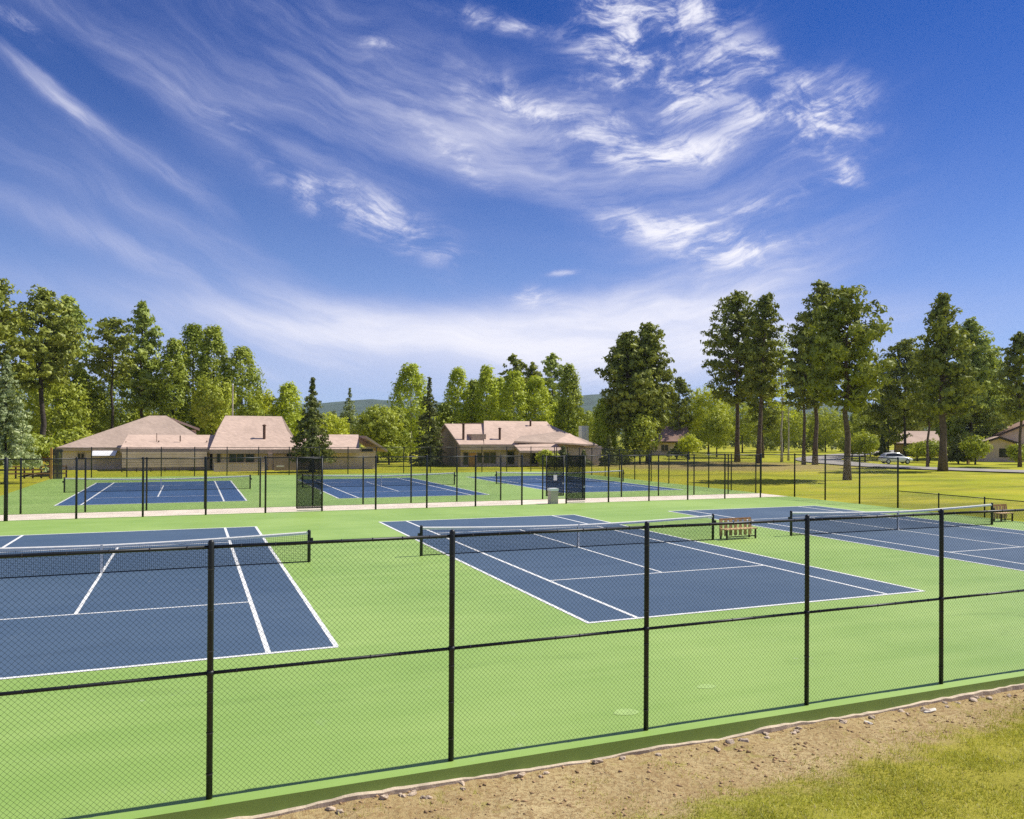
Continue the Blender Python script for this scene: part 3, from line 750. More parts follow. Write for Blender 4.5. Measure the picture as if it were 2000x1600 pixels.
def flue(parent, u, v0, v1, y, r_=.14):
    a = at(u, v1, y); b_ = at(u, v0, y)
    o = MB().tube([(a[0], y, a[2] - .4), (a[0], y, b_[2]), ], r_, 8).build('flue', M_pipe, parent)
    MB().tube([(a[0], y, b_[2] + .003), (a[0], y, b_[2] + .10), (a[0], y, b_[2] + .2)], [r_ * 1.5, r_ * 1.5, .03], 8).build('flue_cap', M_pipe, o)
    MB().tube([(a[0], y, a[2] - .25), (a[0], y, a[2] + .05)], [r_ * 2.2, r_ * 1.1], 8).build('flashing', M_pipe, o)
GZ = -0.2
# --- long low house, left
hA = thing('house', 'wide tan house with a broad greyish hip roof behind the left far court', 'house', (at(260, 900, 96)[0], 96, 0))
hA.location = (0, 0, 0)
yF, yR, yK = 91.0, 99.0, 108.0
eL = at(108, 875, yF); eR = at(425, 876, yF); rL = at(292, 812, yR); rR = at(325, 812, yR)
ze = eL[2]
mb = MB()
mb.slab([(eL[0], yF, ze), (eR[0], yF, ze), (rR[0], yR, rR[2]), (rL[0], yR, rL[2])], .22)
part(mb, 'roof', M_roof_grey, hA)
mb = MB().slab([(eL[0], yK, ze), (eL[0], yF + .003, ze + .003), (rL[0] - .01, yR, rL[2])], .22).slab([(eR[0], yK, ze), (eL[0], yK + .003, ze), (rL[0], yR + .01, rL[2] - .002), (rR[0], yR + .01, rR[2] - .002)], .22)
mb.slab([(eR[0], yF + .003, ze), (eR[0] + .003, yK, ze), (rR[0] + .01, yR, rR[2])], .22)
part(mb, 'roof', M_roof_grey, hA)
q0 = at(322, 813, yR); q1 = at(390, 837, yR)
part(MB().slab([(q0[0], yR + .02, q0[2] + .12), (q1[0], yR + .02, q1[2] + .0), (q1[0], 107, q1[2]), (q0[0], 107, q0[2] + .12)], .3), 'upper_roof', M_roof_grey, hA)
q2 = at(340, 842, yR + .5); q3 = at(383, 852, yR + .5)
ub = part(MB().box(q2[0], q3[0], yR + .5, 106, ze + .3, q1[2] - .2), 'upper_wall', M_wall_tan, hA)
window(ub, at(366, 850, 99.5)[0], at(376, 850, 99.5)[0], at(360, 852, 99.5)[2], at(360, 845, 99.5)[2], yR + .5, mull=0)
w0 = at(121, 900, yF + .7); w1 = at(422, 900, yF + .7)
part(MB().box(w0[0], w1[0], yF + .7, yK - .7, GZ, ze - .2), 'wall', M_wall_pink, hA)
part(MB().box(eL[0], eR[0], yF - .06, yF - .003, ze - .34, ze - .02), 'fascia', M_trim, hA)
window(hA, at(152, 890, 91.7)[0], at(164, 890, 91.7)[0], at(158, 895, 91.7)[2], at(158, 886, 91.7)[2], yF + .7)
aw = MB(); ax0, ax1 = at(180, 885, 90.5)[0], at(232, 885, 90.5)[0]; za = at(205, 890, 90.5)[2]; zb = at(205, 878, 90.5)[2]
prev = None
for k in range(9):
    t_ = k / 8.; yy = yF + .69 - 1.5 * t_; zz = zb - (zb - za) * t_ ** 2.2
    cur = [(ax0, yy, zz), (ax1 - .35 * t_, yy, zz), (ax0, yy, zz - .04), (ax1 - .35 * t_, yy, zz - .04)]
    if prev: aw.add(prev + cur, [(0, 1, 5, 4), (3, 2, 6, 7), (1, 3, 7, 5), (2, 0, 4, 6)])
    prev = cur
part(aw, 'awning', M_white, hA)
# front wing
yW = 86.5
a0 = at(235, 876, yW); a1 = at(414, 876, yW); b0 = at(250, 849, yW + 5); b1 = at(424, 848, yW + 5)
part(MB().slab([(a0[0], yW, a0[2]), (a1[0], yW, a0[2]), (b1[0], yW + 5, b0[2]), (b0[0], yW + 5, b0[2])], .22), 'wing_roof', M_roof_pink, hA)
part(MB().slab([(a0[0] - .003, yW + .003, a0[2]), (b0[0] - .003, yW + 5, b0[2]), (a0[0] - .003, yW + 5.2, a0[2])], .2), 'wing_roof', M_roof_grey, hA)
part(MB().box(a0[0], a1[0], yW - .08, yW - .003, a0[2] - .55, a0[2] - .03), 'fascia', M_trim, hA)
part(MB().box(a0[0] + .5, a1[0] - .2, yW + 1.1, yW + 4.6, GZ, a0[2] - .23), 'wing_wall', M_wall_tan, hA)
window(hA, at(382, 890, 87.6)[0], at(391, 890, 87.6)[0], at(386, 897, 87.6)[2], at(386, 884, 87.6)[2], yW + 1.1, mull=0)
window(hA, at(396, 890, 87.6)[0], at(405, 890, 87.6)[0], at(386, 897, 87.6)[2], at(386, 884, 87.6)[2], yW + 1.1, mull=0)
for uu, vv in ((246, 868), (310, 866), (404, 866), (352, 856)):
    q = at(uu, vv, yW + 2.2); qq = MB().tube([(q[0], yW + 2.2, q[2] - .4), (q[0], yW + 2.2, q[2] + .32)], .07, 6); part(qq, 'roof_vent', M_pipe, hA)
q = at(306, 866, yW + 2.4); part(MB().tube([(q[0], yW + 2.4, q[2] - .3), (q[0], yW + 2.4, at(306, 846, yW + 2.4)[2])], .035, 5), 'antenna', M_pipe, hA)
# patio board fence before the wing: one board above another
bf = thing('board_fence', 'low horizontal board fence before the left house', 'fence', (0, 0, 0))
x0_, x1_ = at(238, 905, 84)[0], at(404, 905, 84)[0]
for k in range(6):
    z_ = at(300, 916, 84)[2] + .18 + k * .29
    MB().box(x0_, x1_, 83.98, 84.02, z_, z_ + .26).build('board', M_wall_tan, bf)
for k in range(7):
    xx = x0_ + (x1_ - x0_) * k / 6; MB().box(xx - .05, xx + .05, 84.023, 84.12, GZ, at(300, 890, 84)[2]).build('fence_post', M_dtrim, bf)
# --- gambrel middle house
hC = thing('house', 'tan house with a tall steep pinkish roof left of the spruce', 'house', (0, 0, 0))
yE, yG = 85.0, 93.0
c0, c1 = at(409, 878, yE), at(590, 878, yE); d0, d1 = at(440, 812, yG), at(551, 812, yG)
m0, m1 = at(424, 842, 89.5), at(562, 842, 89.5)
part(MB().slab([(c0[0], yE, c0[2]), (c1[0], yE, c0[2]), (m1[0], 89.5, m0[2]), (m0[0], 89.5, m0[2])], .25), 'roof', M_roof_pink, hC)
part(MB().slab([(m0[0], 89.503, m0[2]), (m1[0], 89.503, m0[2]), (d1[0], yG, d0[2]), (d0[0], yG, d0[2])], .25), 'roof', M_roof_pink, hC)
zb_ = c0[2]
part(MB().slab([(d0[0], yG + .003, d0[2]), (d1[0], yG + .003, d0[2]), (c1[0], yG + 8, zb_), (c0[0], yG + 8, zb_)], .25), 'roof', M_roof_pink, hC)
for sx_, dd, mm, cc in ((-1, d0, m0, c0), (1, d1, m1, c1)):
    part(MB().add([(cc[0] - .02 * sx_, yE + .3, zb_ - .1), (cc[0] - .02 * sx_, yG + 7.7, zb_ - .1), (dd[0] - .02 * sx_, yG, dd[2] - .05), (mm[0] - .02 * sx_, 89.5, mm[2] - .05)], [(0, 1, 2, 3)]), 'gable', M_wall_brown_shade, hC)
part(MB().box(c0[0], c1[0], yE - .08, yE - .003, zb_ - .5, zb_ - .03), 'fascia', M_trim, hC)
part(MB().box(c0[0] + .4, c1[0] - .3, yE + 1.0, yG + 7.5, GZ, zb_ - .26), 'wall', M_wall_pink, hC)
flue(hC, 516, 832, 862, 87.6, .16)
def W3(par, ua, ub_, va, vb, y, **k):
    window(par, at(ua, 890, y)[0], at(ub_, 890, y)[0], at(ua, vb, y)[2], at(ua, va, y)[2], y, **k)
for (ua, ub_, va, vb, mu) in ((424, 430, 886, 908, 0), (448, 476, 887, 910, 1), (480, 496, 887, 908, 0), (541, 556, 880, 886, 0), (560, 578, 881, 894, 1)):
    W3(hC, ua, ub_, va, vb, yE + 1.0, mull=mu)
p0, p1 = at(524, 880, 84.6), at(532, 880, 84.6)
part(MB().box(p0[0], p1[0], 84.4, 84.9, GZ, zb_ - .51), 'column', M_trim, hC)
pw = thing('patio_wall', 'low rose patio wall before the steep roofed house', 'wall', (0, 0, 0))
x0_, x1_ = at(418, 905, 82.5)[0], at(520, 905, 82.5)[0]
zt = at(470, 905, 82.5)[2]
MB().box(x0_, x1_, 82.45, 82.6, GZ, zt).build('wall_panel', M_wall_pink, pw); MB().box(x0_ - .05, x1_ + .05, 82.4, 82.65, zt + .003, zt + .09).build('coping', M_trim, pw)
gp_ = thing('garden_gate', 'brown double gate right of the patio column', 'gate', (0, 0, 0))
x0_, x1_ = at(535, 905, 83)[0], at(580, 905, 83)[0]
for k in range(8):
    xa = x0_ + (x1_ - x0_) * k / 8; MB().box(xa + .01, xa + (x1_ - x0_) / 8 - .01, 82.97, 83.03, GZ, at(550, 892, 83)[2]).build('board', M_wall_brown_shade, gp_)
MB().box(at(540, 905, 82.9)[0], at(555, 905, 82.9)[0], 82.93, 82.96, at(550, 912, 83)[2], at(550, 909.5, 83)[2]).build('handle', M_white, gp_)
# --- right wing house (right of the spruce)
hD = thing('house', 'small tan wing with a pinkish roof right of the spruce', 'house', (0, 0, 0))
e0, e1 = at(575, 878, 84), at(702, 877, 84); f0, f1 = at(590, 849, 89.5), at(700, 849, 89.5)
part(MB().slab([(e0[0], 84, e1[2]), (e1[0], 84, e1[2]), (f1[0], 89.5, f1[2]), (f0[0], 89.5, f1[2])], .25), 'roof', M_roof_pink, hD)
g0 = at(738, 877, 90)
part(MB().slab([(f1[0] + .003, 84.2, f1[2] - .15), (f1[0] + .003, 95, f1[2] - .1), (g0[0], 95, g0[2]), (g0[0], 84.2, g0[2])], .3), 'roof', M_roof_grey, hD)
part(MB().box(e0[0], e1[0], 83.92, 83.997, e1[2] - .5, e1[2] - .02), 'fascia', M_trim, hD)
part(MB().box(e0[0] + .3, at(735, 900, 85)[0], 85, 94.5, GZ, e1[2] - .26), 'wall', M_wall_tan, hD)
window(hD, at(706, 880, 85)[0], at(728, 880, 85)[0], at(710, 882, 85)[2], at(710, 875, 85)[2] - .1, 85, mull=0)
# --- house 3: long roof right of centre
hE = thing('house', 'long low tan house with three roof flues in the middle distance', 'house', (0, 0, 0))
yE, yG, yK = 87.0, 94.0, 101.0
c0, c1 = at(897, 868, yE), at(1165, 868, yE); ze = c0[2]
d0 = at(889, 828, yG); d1 = at(945, 828, yG); d2 = at(945, 822, yG); d3 = at(1068, 822, yG)
xs_split = at(945, 868, yE)[0]
part(MB().slab([(c0[0], yE, ze), (xs_split, yE, ze), (d1[0], yG, d0[2]), (c0[0] , yG, d0[2])], .25), 'roof', M_roof_pink, hE)
part(MB().slab([(xs_split + .003, yE - .1, ze + .02), (at(1100, 868, yE)[0], yE - .1, ze + .02), (d3[0], yG, d2[2]), (d1[0] + .003, yG, d2[2])], .25), 'roof', M_roof_pink, hE)
hx = at(1172, 872, 90)[0]
part(MB().slab([(at(1100, 868, yE)[0] + .003, yE - .1, ze), (hx, yE + 2, ze - .5), (hx, yK, ze - .5), (d3[0] + .003, yG, d2[2] - .003)], .25), 'hip_roof', M_roof_grey, hE)
part(MB().slab([(d3[0], yG + .003, d2[2]), (c0[0], yG + .003, d0[2]), (c0[0], yK, ze), (hx - 3, yK, ze)], .25), 'roof', M_roof_grey, hE)
part(MB().add([(c0[0] + .3, yE + .3, GZ), (c0[0] + .3, yK - .3, GZ), (c0[0] + .3, yK - .3, ze - .2), (c0[0] + .3, yG, d0[2] - .28), (c0[0] + .3, yE + .3, ze - .2)], [(0, 1, 2, 3, 4)]), 'gable_wall', M_wall_brown_shade, hE)  # end wall away from the sun, its shade put into the brown
part(MB().box(c0[0] + .31, hx - .8, yE + 1.0, yK - .5, GZ, ze - .27), 'wall', M_wall_pink, hE)
part(MB().box(c0[0], at(1010, 870, yE)[0], yE - .55, yE - .12, ze - .75, ze - .05), 'porch_fascia', M_trim, hE)
q0, q1 = at(1012, 868, 85), at(1098, 868, 85); zq = at(1050, 880, 85)[2]
part(MB().slab([(q0[0], 84.4, zq), (q1[0], 84.4, zq), (q1[0], yE + .5, ze + .25), (q0[0], yE + .5, ze + .25)], .3), 'porch_roof', M_roof_pink, hE)
for uu in (1014, 1055, 1095):
    xx = at(uu, 890, 84.7)[0]; part(MB().box(xx - .12, xx + .12, 84.6, 84.84, GZ, zq - .3), 'column', M_trim, hE)
r0_, r1_, r2_, r3_ = at(1004, 866, 86.6), at(1168, 873, 87.5), at(1098, 846, 91), at(1024, 850, 91)
part(MB().slab([(r0_[0], 86.6, r0_[2] + .3), (r1_[0], 87.5, r1_[2] + .3), (r2_[0], 91, r2_[2] + .3), (r3_[0], 91, r3_[2] + .3)], .22), 'lower_roof', M_roof_grey, hE)
r0_, r1_, r2_ = at(1082, 868, 85.6), at(1150, 872, 86), at(1112, 853, 90)
part(MB().slab([(r0_[0], 85.6, r0_[2] + .3), (r1_[0], 86, r1_[2] + .3), (r2_[0], 90, r2_[2] + .5)], .2), 'lower_roof', M_roof_pink, hE)
flue(hE, 905, 829, 861, 88.6, .17); flue(hE, 976, 838, 864, 88.3, .17); flue(hE, 1036, 823, 836, 92.5, .15)
k0, k1 = at(918, 850, 89), at(946, 850, 89)
part(MB().box(k0[0], k1[0], 88.3, 91.5, at(930, 867, 89)[2], at(930, 848, 89)[2]), 'dormer', M_trim, hE)
for (ua, ub_, va, vb, mu) in ((905, 914, 884, 908, 0), (932, 940, 885, 904, 0), (945, 968, 884, 905, 1), (991, 1004, 882, 907, 0), (1036, 1049, 882, 907, 0)):
    W3(hE, ua, ub_, va, vb, yE + 1.0, mull=mu)
part(MB().box(at(916, 890, 87.9)[0], at(930, 890, 87.9)[0], 87.9, 87.99, GZ + .1, at(920, 885, 87.9)[2]), 'door', M_orange, hE)
ch = at(1140, 850, 100)
part(MB().box(ch[0] - .6, ch[0] + .6, 99.4, 100.6, ze - .5, at(1140, 832, 100)[2]), 'chimney', M_white, hE)
# --- far houses
def simple_house(name_label, u0, u1, vr, ve, vb, dist, depth, roof_m, wall_m, hip=.25, wins=()):
    x0, y0 = spot((u0 + u1) / 2, dist); t = thing('house', name_label, 'house', (x0, y0, 0), -YAW - math.atan2((u0 + u1) / 2 - 1056, F_PX))
    Wd = (u1 - u0) / F_PX * dist; zr = hgt((u0 + u1) / 2, vr, dist + depth / 2); zv = hgt((u0 + u1) / 2, ve, dist)
    h = Wd / 2; k = Wd * hip
    part(MB().slab([(-h, 0, zv), (h, 0, zv), (h - k, depth / 2, zr), (-h + k, depth / 2, zr)], .3), 'roof', roof_m, t)
    part(MB().slab([(h, depth, zv), (-h, depth, zv), (-h + k, depth / 2 + .003, zr), (h - k, depth / 2 + .003, zr)], .3), 'roof', roof_m, t)
    part(MB().slab([(-h - .003, depth, zv), (-h - .003, 0.003, zv), (-h + k - .003, depth / 2, zr)], .3), 'roof', roof_m, t)
    part(MB().slab([(h + .003, 0.003, zv), (h + .003, depth, zv), (h - k + .003, depth / 2, zr)], .3), 'roof', roof_m, t)
    part(MB().box(-h + .5, h - .5, .6, depth - .6, -1, zv - .31), 'wall', wall_m, t)
    part(MB().box(-h, h, -.06, -.003, zv - .32, zv - .02), 'fascia', M_dtrim, t)
    for (f0_, f1_) in wins: window(t, -h + Wd * f0_, -h + Wd * f1_, .9, 2.1, .6)
    return t
simple_house('brown roofed house behind the paired pines', 1262, 1348, 833, 862, 888, 178, 12, M_roof_brown, M_wall_tan, .06, ((.35, .5), (.7, .85)))
simple_house('house with a pale pink roof behind the white car', 1752, 1832, 842, 866, 888, 196, 14, M_roof_pink, M_wall_brown_shade, .12, ((.2, .35), (.6, .75)))
simple_house('half hidden house with a reddish roof at the left behind the pines', 82, 100, 838, 850, 890, 150, 8, M_roof_pink, M_wall_brown_shade, .05, ((.3, .6),))
# right edge house with two gables towards the court
def gable_front(t, xa, xb, y0, y1, zv, zr, wm, rm, ov=.5):
    xm = (xa + xb) / 2
    part(MB().add([(xa, y0, -1), (xb, y0, -1), (xb, y0, zv), (xm, y0, zr), (xa, y0, zv)], [(0, 1, 2, 3, 4)]), 'gable_wall', wm, t)
    for s_, xe in ((-1, xa), (1, xb)):
        zl = zv - (zr - zv) / (abs(xm - xe)) * ov; P1 = [(xe + s_ * ov, y0 - .6, zl + .25), (xm, y0 - .6, zr + .25), (xm, y1, zr + .25), (xe + s_ * ov, y1, zl + .25)]
        part(MB().slab(P1 if s_ < 0 else [P1[1], P1[0], P1[3], P1[2]], .16), 'roof', rm, t)
        part(MB().slab([(xe + s_ * ov, y0 - .68, zl + .27), (xm, y0 - .68, zr + .27), (xm, y0 - .605, zr + .27), (xe + s_ * ov, y0 - .605, zl + .27)], .4), 'barge_board', M_dtrim, t)
    part(MB().box(xa + .003, xb - .003, y0 + .003, y1, -1, zv), 'wall', wm, t)
d_ = 165.0
x0, y0 = spot(1950, d_)
hF = thing('house', 'brown house with two dark edged gables at the right edge', 'house', (x0, y0, 0), -YAW - math.atan2(1950 - 1056, F_PX) + .12)
sc = d_ / F_PX
gable_front(hF, -36 * sc, 38 * sc, 0, 14, hgt(1950, 866, d_) - .4, hgt(1950, 853, d_) - .2, M_wall_tan, M_roof_pink)
gable_front(hF, 8 * sc, 130 * sc, 6, 20, hgt(1950, 850, d_), hgt(1950, 818, d_), M_wall_tan, M_roof_brown)
window(hF, 2 * sc, 34 * sc, hgt(1950, 892, d_), hgt(1950, 877, d_), -.0, M_dtrim, mull=2)

# ---- left corner: slatted screen, beam, rail fence, low wall
ys_ = 70.5
t = thing('slatted_screen', 'tall dark screen of upright weathered boards beside the left house', 'screen', (0, 0, 0))
xa, xb = at(103, 900, ys_)[0], at(122, 900, ys_)[0]; zt = at(112, 877, ys_)[2]
for k in range(6):
    q = xa + (xb - xa) * k / 6
    MB().box(q + .01, q + (xb - xa) / 6 - .012, ys_ - .03 - .02 * (k % 2), ys_ + .03, 0, zt).build('board', M_greywood, t)
MB().box(xa - .06, xb + .06, ys_ + .033, ys_ + .15, zt - .3, zt - .1).build('cross_rail', M_greywood, t)
q = at(100, 900, ys_ - .3)[0]
MB().box(q - .09, q + .09, ys_ - .4, ys_ - .2, 0, zt + .12).build('corner_post', M_orange, t)
t = thing('timber_rail', 'orange stained timber rail by the trees at the left', 'rail', (0, 0, 0))
xa, xb = at(58, 895, 95)[0], at(99, 895, 95)[0]; z0_, z1_ = at(80, 901, 95)[2], at(80, 893, 95)[2]
MB().box(xa, xb, 94.9, 95.1, z0_, z1_).build('beam', M_orange, t)
for q in (xa + .1, (xa + xb) / 2, xb - .1): MB().box(q - .1, q + .1, 95.103, 95.25, -.2, z1_ - .05).build('post', M_orange, t)
t = thing('stair_ramp', 'grey sloping ramp with a pale top at the left of the far court', 'ramp', (0, 0, 0))
a0 = at(34, 939, 76); a1 = at(98, 919, 76); a2 = at(98, 938, 76)
MB().add([(a0[0], 76, a0[2]), (a1[0], 76, a1[2]), (a2[0], 76, 0), (a0[0], 76, 0), (a0[0], 78, a0[2]), (a1[0], 78, a1[2]), (a2[0], 78, 0), (a0[0], 78, 0)],
         [(0, 3, 2, 1), (4, 5, 6, 7), (0, 1, 5, 4), (1, 2, 6, 5), (3, 0, 4, 7)]).build('ramp_body', M_greywood, t)
MB().slab([(a0[0], 75.9, a0[2] + .12), (a1[0], 75.9, a1[2] + .12), (a1[0], 78.1, a1[2] + .12), (a0[0], 78.1, a0[2] + .12)], .11).build('ramp_top', M_walk, t)
t = thing('rail_fence', 'dark post and rail fence at the left end of the far courts', 'fence', (0, 0, 0))
L0, L1 = at(-20, 958, 66), at(120, 955, 70)
for k in range(8):
    f_ = k / 7.; MB().box(L0[0] + (L1[0] - L0[0]) * f_ - .07, L0[0] + (L1[0] - L0[0]) * f_ + .07, 73.1, 73.25, -.1, 1.15).build('post', M_dtrim, t)
for zz in (.35, .7, 1.03): MB().box(L0[0], L1[0], 73.02, 73.098, zz, zz + .12).build('rail', M_wood, t)
t = thing('hydrant', 'yellow hydrant by the trees left of the slatted screen', 'hydrant', (*spot(84, 118), -.1))
MB().tube([(0, 0, 0), (0, 0, .1), (0, 0, .12), (0, 0, .75), (0, 0, .85), (0, 0, .95)], [.28, .28, .18, .18, .22, .06], 10).build('barrel', M_yellow, t)
for s_ in (-1, 1): MB().tube([(s_ * .17, 0, .55), (s_ * .32, 0, .55)], .08, 8).build('outlet', M_yellow, t)

# ---- pole, marker post
x0, y0 = spot(454, 118); t = thing('utility_pole', 'thin pale pole rising behind the steep roofed house', 'pole', (x0, y0, 0))
MB().tube([(0, 0, -.2), (0, 0, hgt(454, 752, 118))], [.13, .08], 8).build('shaft', M_bark_pale, t); MB().tube([(0, 0, hgt(454, 752, 118)), (0, 0, hgt(454, 752, 118) + .2)], [.11, .03], 8).build('finial', M_white, t)
x0, y0 = spot(1891, 150); t = thing('marker_post', 'pale yellow post at the road verge near the right house', 'post', (x0, y0, 0))
MB().box(-.2, .2, -.15, .15, -.3, hgt(1891, 873, 150)).build('shaft', M_woodlight, t); MB().box(-.25, .25, -.2, .2, hgt(1891, 873, 150) + .003, hgt(1891, 873, 150) + .12).build('cap', M_woodlight, t)

# ---- the parked car
x0, y0 = spot(1749, 141); zc = 0.02
car = thing('parked_car', 'white car parked by the road under the pines', 'car', (x0, y0, zc), R(-24))
car.scale = (1.05, 1.08, 1.18)
def loft(secs, m, name, parent, smooth=True):
    k = len(secs[0]); mb = MB(); V = [p for s_ in secs for p in s_]
    fs = [(i * k + j, i * k + (j + 1) % k, (i + 1) * k + (j + 1) % k, (i + 1) * k + j) for i in range(len(secs) - 1) for j in range(k)]
    fs += [tuple(reversed(range(k))), tuple((len(secs) - 1) * k + j for j in range(k))]
    mb.add(V, fs); return mb.build(name, m, parent, smooth)
def sec(x, w_, z0, z1, r_=.14):
    return [(x, -w_ + r_, z0), (x, w_ - r_, z0), (x, w_, z0 + r_), (x, w_, z1 - r_), (x, w_ - r_ * 1.1, z1), (x, -w_ + r_ * 1.1, z1), (x, -w_, z1 - r_), (x, -w_, z0 + r_)]
loft([sec(-2.3, .74, .45, .86), sec(-2.2, .86, .32, .98), sec(-1.3, .90, .26, 1.02), sec(0, .92, .24, 1.0), sec(1.0, .91, .25, .98), sec(1.7, .88, .28, .88), sec(2.2, .80, .34, .74), sec(2.36, .66, .42, .64)], M_carpaint, 'body', car)
def csec(x, w_, z1): return [(x, -w_ - .12, .97), (x, w_ + .12, .97), (x, w_, z1), (x, -w_, z1)]
loft([csec(-2.1, .66, 1.0), csec(-1.6, .64, 1.42), csec(-.4, .62, 1.52), csec(.35, .60, 1.45), csec(1.25, .62, 1.0)], M_carpaint, 'cabin', car)
for s_ in (-1, 1):
    MB().add([(-1.75, s_ * .775, 1.04), (.95, s_ * .755, 1.04), (.28, s_ * .655, 1.38), (-.4, s_ * .648, 1.44), (-1.5, s_ * .675, 1.36)], [(0, 1, 2, 3, 4)]).build('side_window', M_glass, car)
    for xx in (-1.4, 1.42):
        o = MB().tube([(xx, s_ * .70, .33), (xx, s_ * .94, .33)], .33, 16).build('wheel', M_tyre, car)
        MB().tube([(xx, s_ * .942, .33), (xx, s_ * .955, .33)], .2, 12).build('rim', M_rim, o)
    MB().box(2.2, 2.34, s_ * .58 - .14, s_ * .58 + .14, .60, .72).build('headlight', M_lamp, car)
    MB().box(-2.34, -2.22, s_ * .66 - .12, s_ * .66 + .12, .74, .9).build('tail_light', M_red, car)
MB().add([(1.2, -.66, 1.035), (1.2, .66, 1.035), (.42, .57, 1.435), (.42, -.57, 1.435)], [(0, 1, 2, 3)]).build('windscreen', M_glass, car)
MB().add([(-2.09, -.6, 1.05), (-2.09, .6, 1.05), (-1.66, .56, 1.4), (-1.66, -.56, 1.4)], [(0, 1, 2, 3)]).build('rear_window', M_glass, car)

# ================================================================== TREES
def tri_cloud(C, rad, m, size, flat=.6, tint_c=None, r_=rng, out_dir=None):
    """m triangles about each clump centre"""
    K = len(C); n_ = K * m
    if out_dir is None: out_dir = np.zeros((K, 3))
    c = np.repeat(C, m, 0); rr = np.repeat(rad, m)
    d = r_.normal(size=(n_, 3)); d /= np.linalg.norm(d, axis=1)[:, None]
    q = d * (r_.uniform(0, 1, n_) ** .45)[:, None] * rr[:, None]; q[:, 2] *= flat
    ctr = c + q
    # leaf sprays face outward from their clump and from the crown
    nd = d + .9 * np.repeat(out_dir, m, 0) + .55 * r_.normal(size=(n_, 3)) + np.array([0, 0, .25]); nd /= np.linalg.norm(nd, axis=1)[:, None] + 1e-9
    a = np.cross(nd, r_.normal(size=(n_, 3))); a /= np.linalg.norm(a, axis=1)[:, None] + 1e-9
    b_ = np.cross(nd, a)
    s_ = size * r_.uniform(.6, 1.35, n_)[:, None]
    V = np.stack([ctr - a * s_ * .5 - b_ * s_ * .3, ctr - a * s_ * .5 + b_ * s_ * .3, ctr + a * s_ * .6], 1)
    t_ = np.clip(np.repeat(tint_c if tint_c is not None else r_.uniform(0, 1, K), m) * .7 + r_.uniform(0, .3, n_), 0, 1)
    return V.reshape(-1, 3), np.repeat(t_, 3)
def lobes(th, t, sd):
    return .78 + .5 * vnoise(th * 1.1 + sd * 7.3, t * 4.5, sd)
def crown(kind, h, hb, Rm, sd, dens=1.0, cone=False):
    r_ = np.random.default_rng(sd); H_ = h - hb; C = []; rad = []; limbs = []
    if kind in ('pine', 'pine_light'):
        nb = int(108 * dens * max(.6, H_ / 16))
        for k in range(nb):
            t = (k + r_.uniform(0, 1)) / nb; th = r_.uniform(0, 6.283)
            prof = ((1 - t) ** .72 * 1.12 + .04 if cone else (min(1.0, (1 - t) * 2.0 + .1)) ** .75) * (.62 + .38 * min(1, t / .22))
            L = Rm * prof * lobes(th, t, sd) * r_.uniform(.6, 1.12)
            z = hb + H_ * (t * .97); rise = r_.uniform(-.05, .3) + t * .3
            e_ = np.array([math.cos(th) * L, math.sin(th) * L, z + L * rise])
            if L > Rm * .35 and k % 2 == 0: limbs.append(((0, 0, z), e_ * np.array([.8, .8, 1]) + np.array([0, 0, -.1 * L])))
            nc = max(2, int(round(L * 1.25)))
            for f_ in np.linspace(.38, 1.0, nc):
                C.append((e_[0] * f_, e_[1] * f_, z + L * rise * f_ + r_.normal() * .25)); rad.append(r_.uniform(.65, 1.15) * (Rm / 4.2) ** .5 * (1.05 - .3 * f_))
        return np.array(C), np.array(rad), limbs, 16, .56, .6
    if kind in ('spruce', 'blue_spruce'):
        nb = int(150 * dens)
        for k in range(nb):
            t = ((k + r_.uniform(0, 1)) / nb) ** 1.25; th = r_.uniform(0, 6.283)
            L = Rm * ((1 - t) ** .92 * .96 + .05) * r_.uniform(.72, 1.08); z = hb + H_ * t * .985
            nc = max(1, int(round(L * 2.2)))
            for f_ in np.linspace(.35, 1.0, nc):
                C.append((math.cos(th) * L * f_, math.sin(th) * L * f_, z - L * .22 * f_ ** 2 + r_.normal() * .08)); rad.append(.42 * (1.15 - .4 * f_) * (1 - .55 * t))
        return np.array(C), np.array(rad), limbs, 14, .30, .5
    if kind in ('aspen', 'aspen_dark'):
        nc = int(480 * dens * max(.7, H_ / 14))
        for k in range(nc):
            t = r_.uniform(0, 1); th = r_.uniform(0, 6.283)
            prof = (max(0, math.sin(math.pi * min(1, (t * .83 + .15)))) ** .52) * (1 - .28 * t)
            L = Rm * prof * lobes(th, t * 1.6, sd) * r_.uniform(.25, 1) ** .5 * 1.05
            C.append((math.cos(th) * L, math.sin(th) * L, hb + H_ * t)); rad.append(r_.uniform(.55, 1.0))
        return np.array(C), np.array(rad), limbs, 14, .42, .85
    nc = int(430 * dens * max(.4, Rm / 4))
    for k in range(nc):     # leafy, yellow: round crowns
        d = r_.normal(size=3); d /= np.linalg.norm(d); q = r_.uniform(.2, 1) ** .5
        L = lobes(math.atan2(d[1], d[0]), d[2] * .5 + .5, sd)
        C.append((d[0] * Rm * q * L, d[1] * Rm * q * L, hb + H_ * .5 + d[2] * H_ * .5 * q * (.85 + .3 * (L - .9)))); rad.append(r_.uniform(.5, .95))
    return np.array(C), np.array(rad), limbs, 14, .40, .85
NAMES = {'pine': 'pine_tree', 'pine_light': 'pine_tree', 'spruce': 'spruce_tree', 'blue_spruce': 'spruce_tree', 'aspen': 'aspen_tree', 'aspen_dark': 'poplar_tree', 'leafy': 'broadleaf_tree', 'yellow': 'broadleaf_tree'}
_sd = [100]
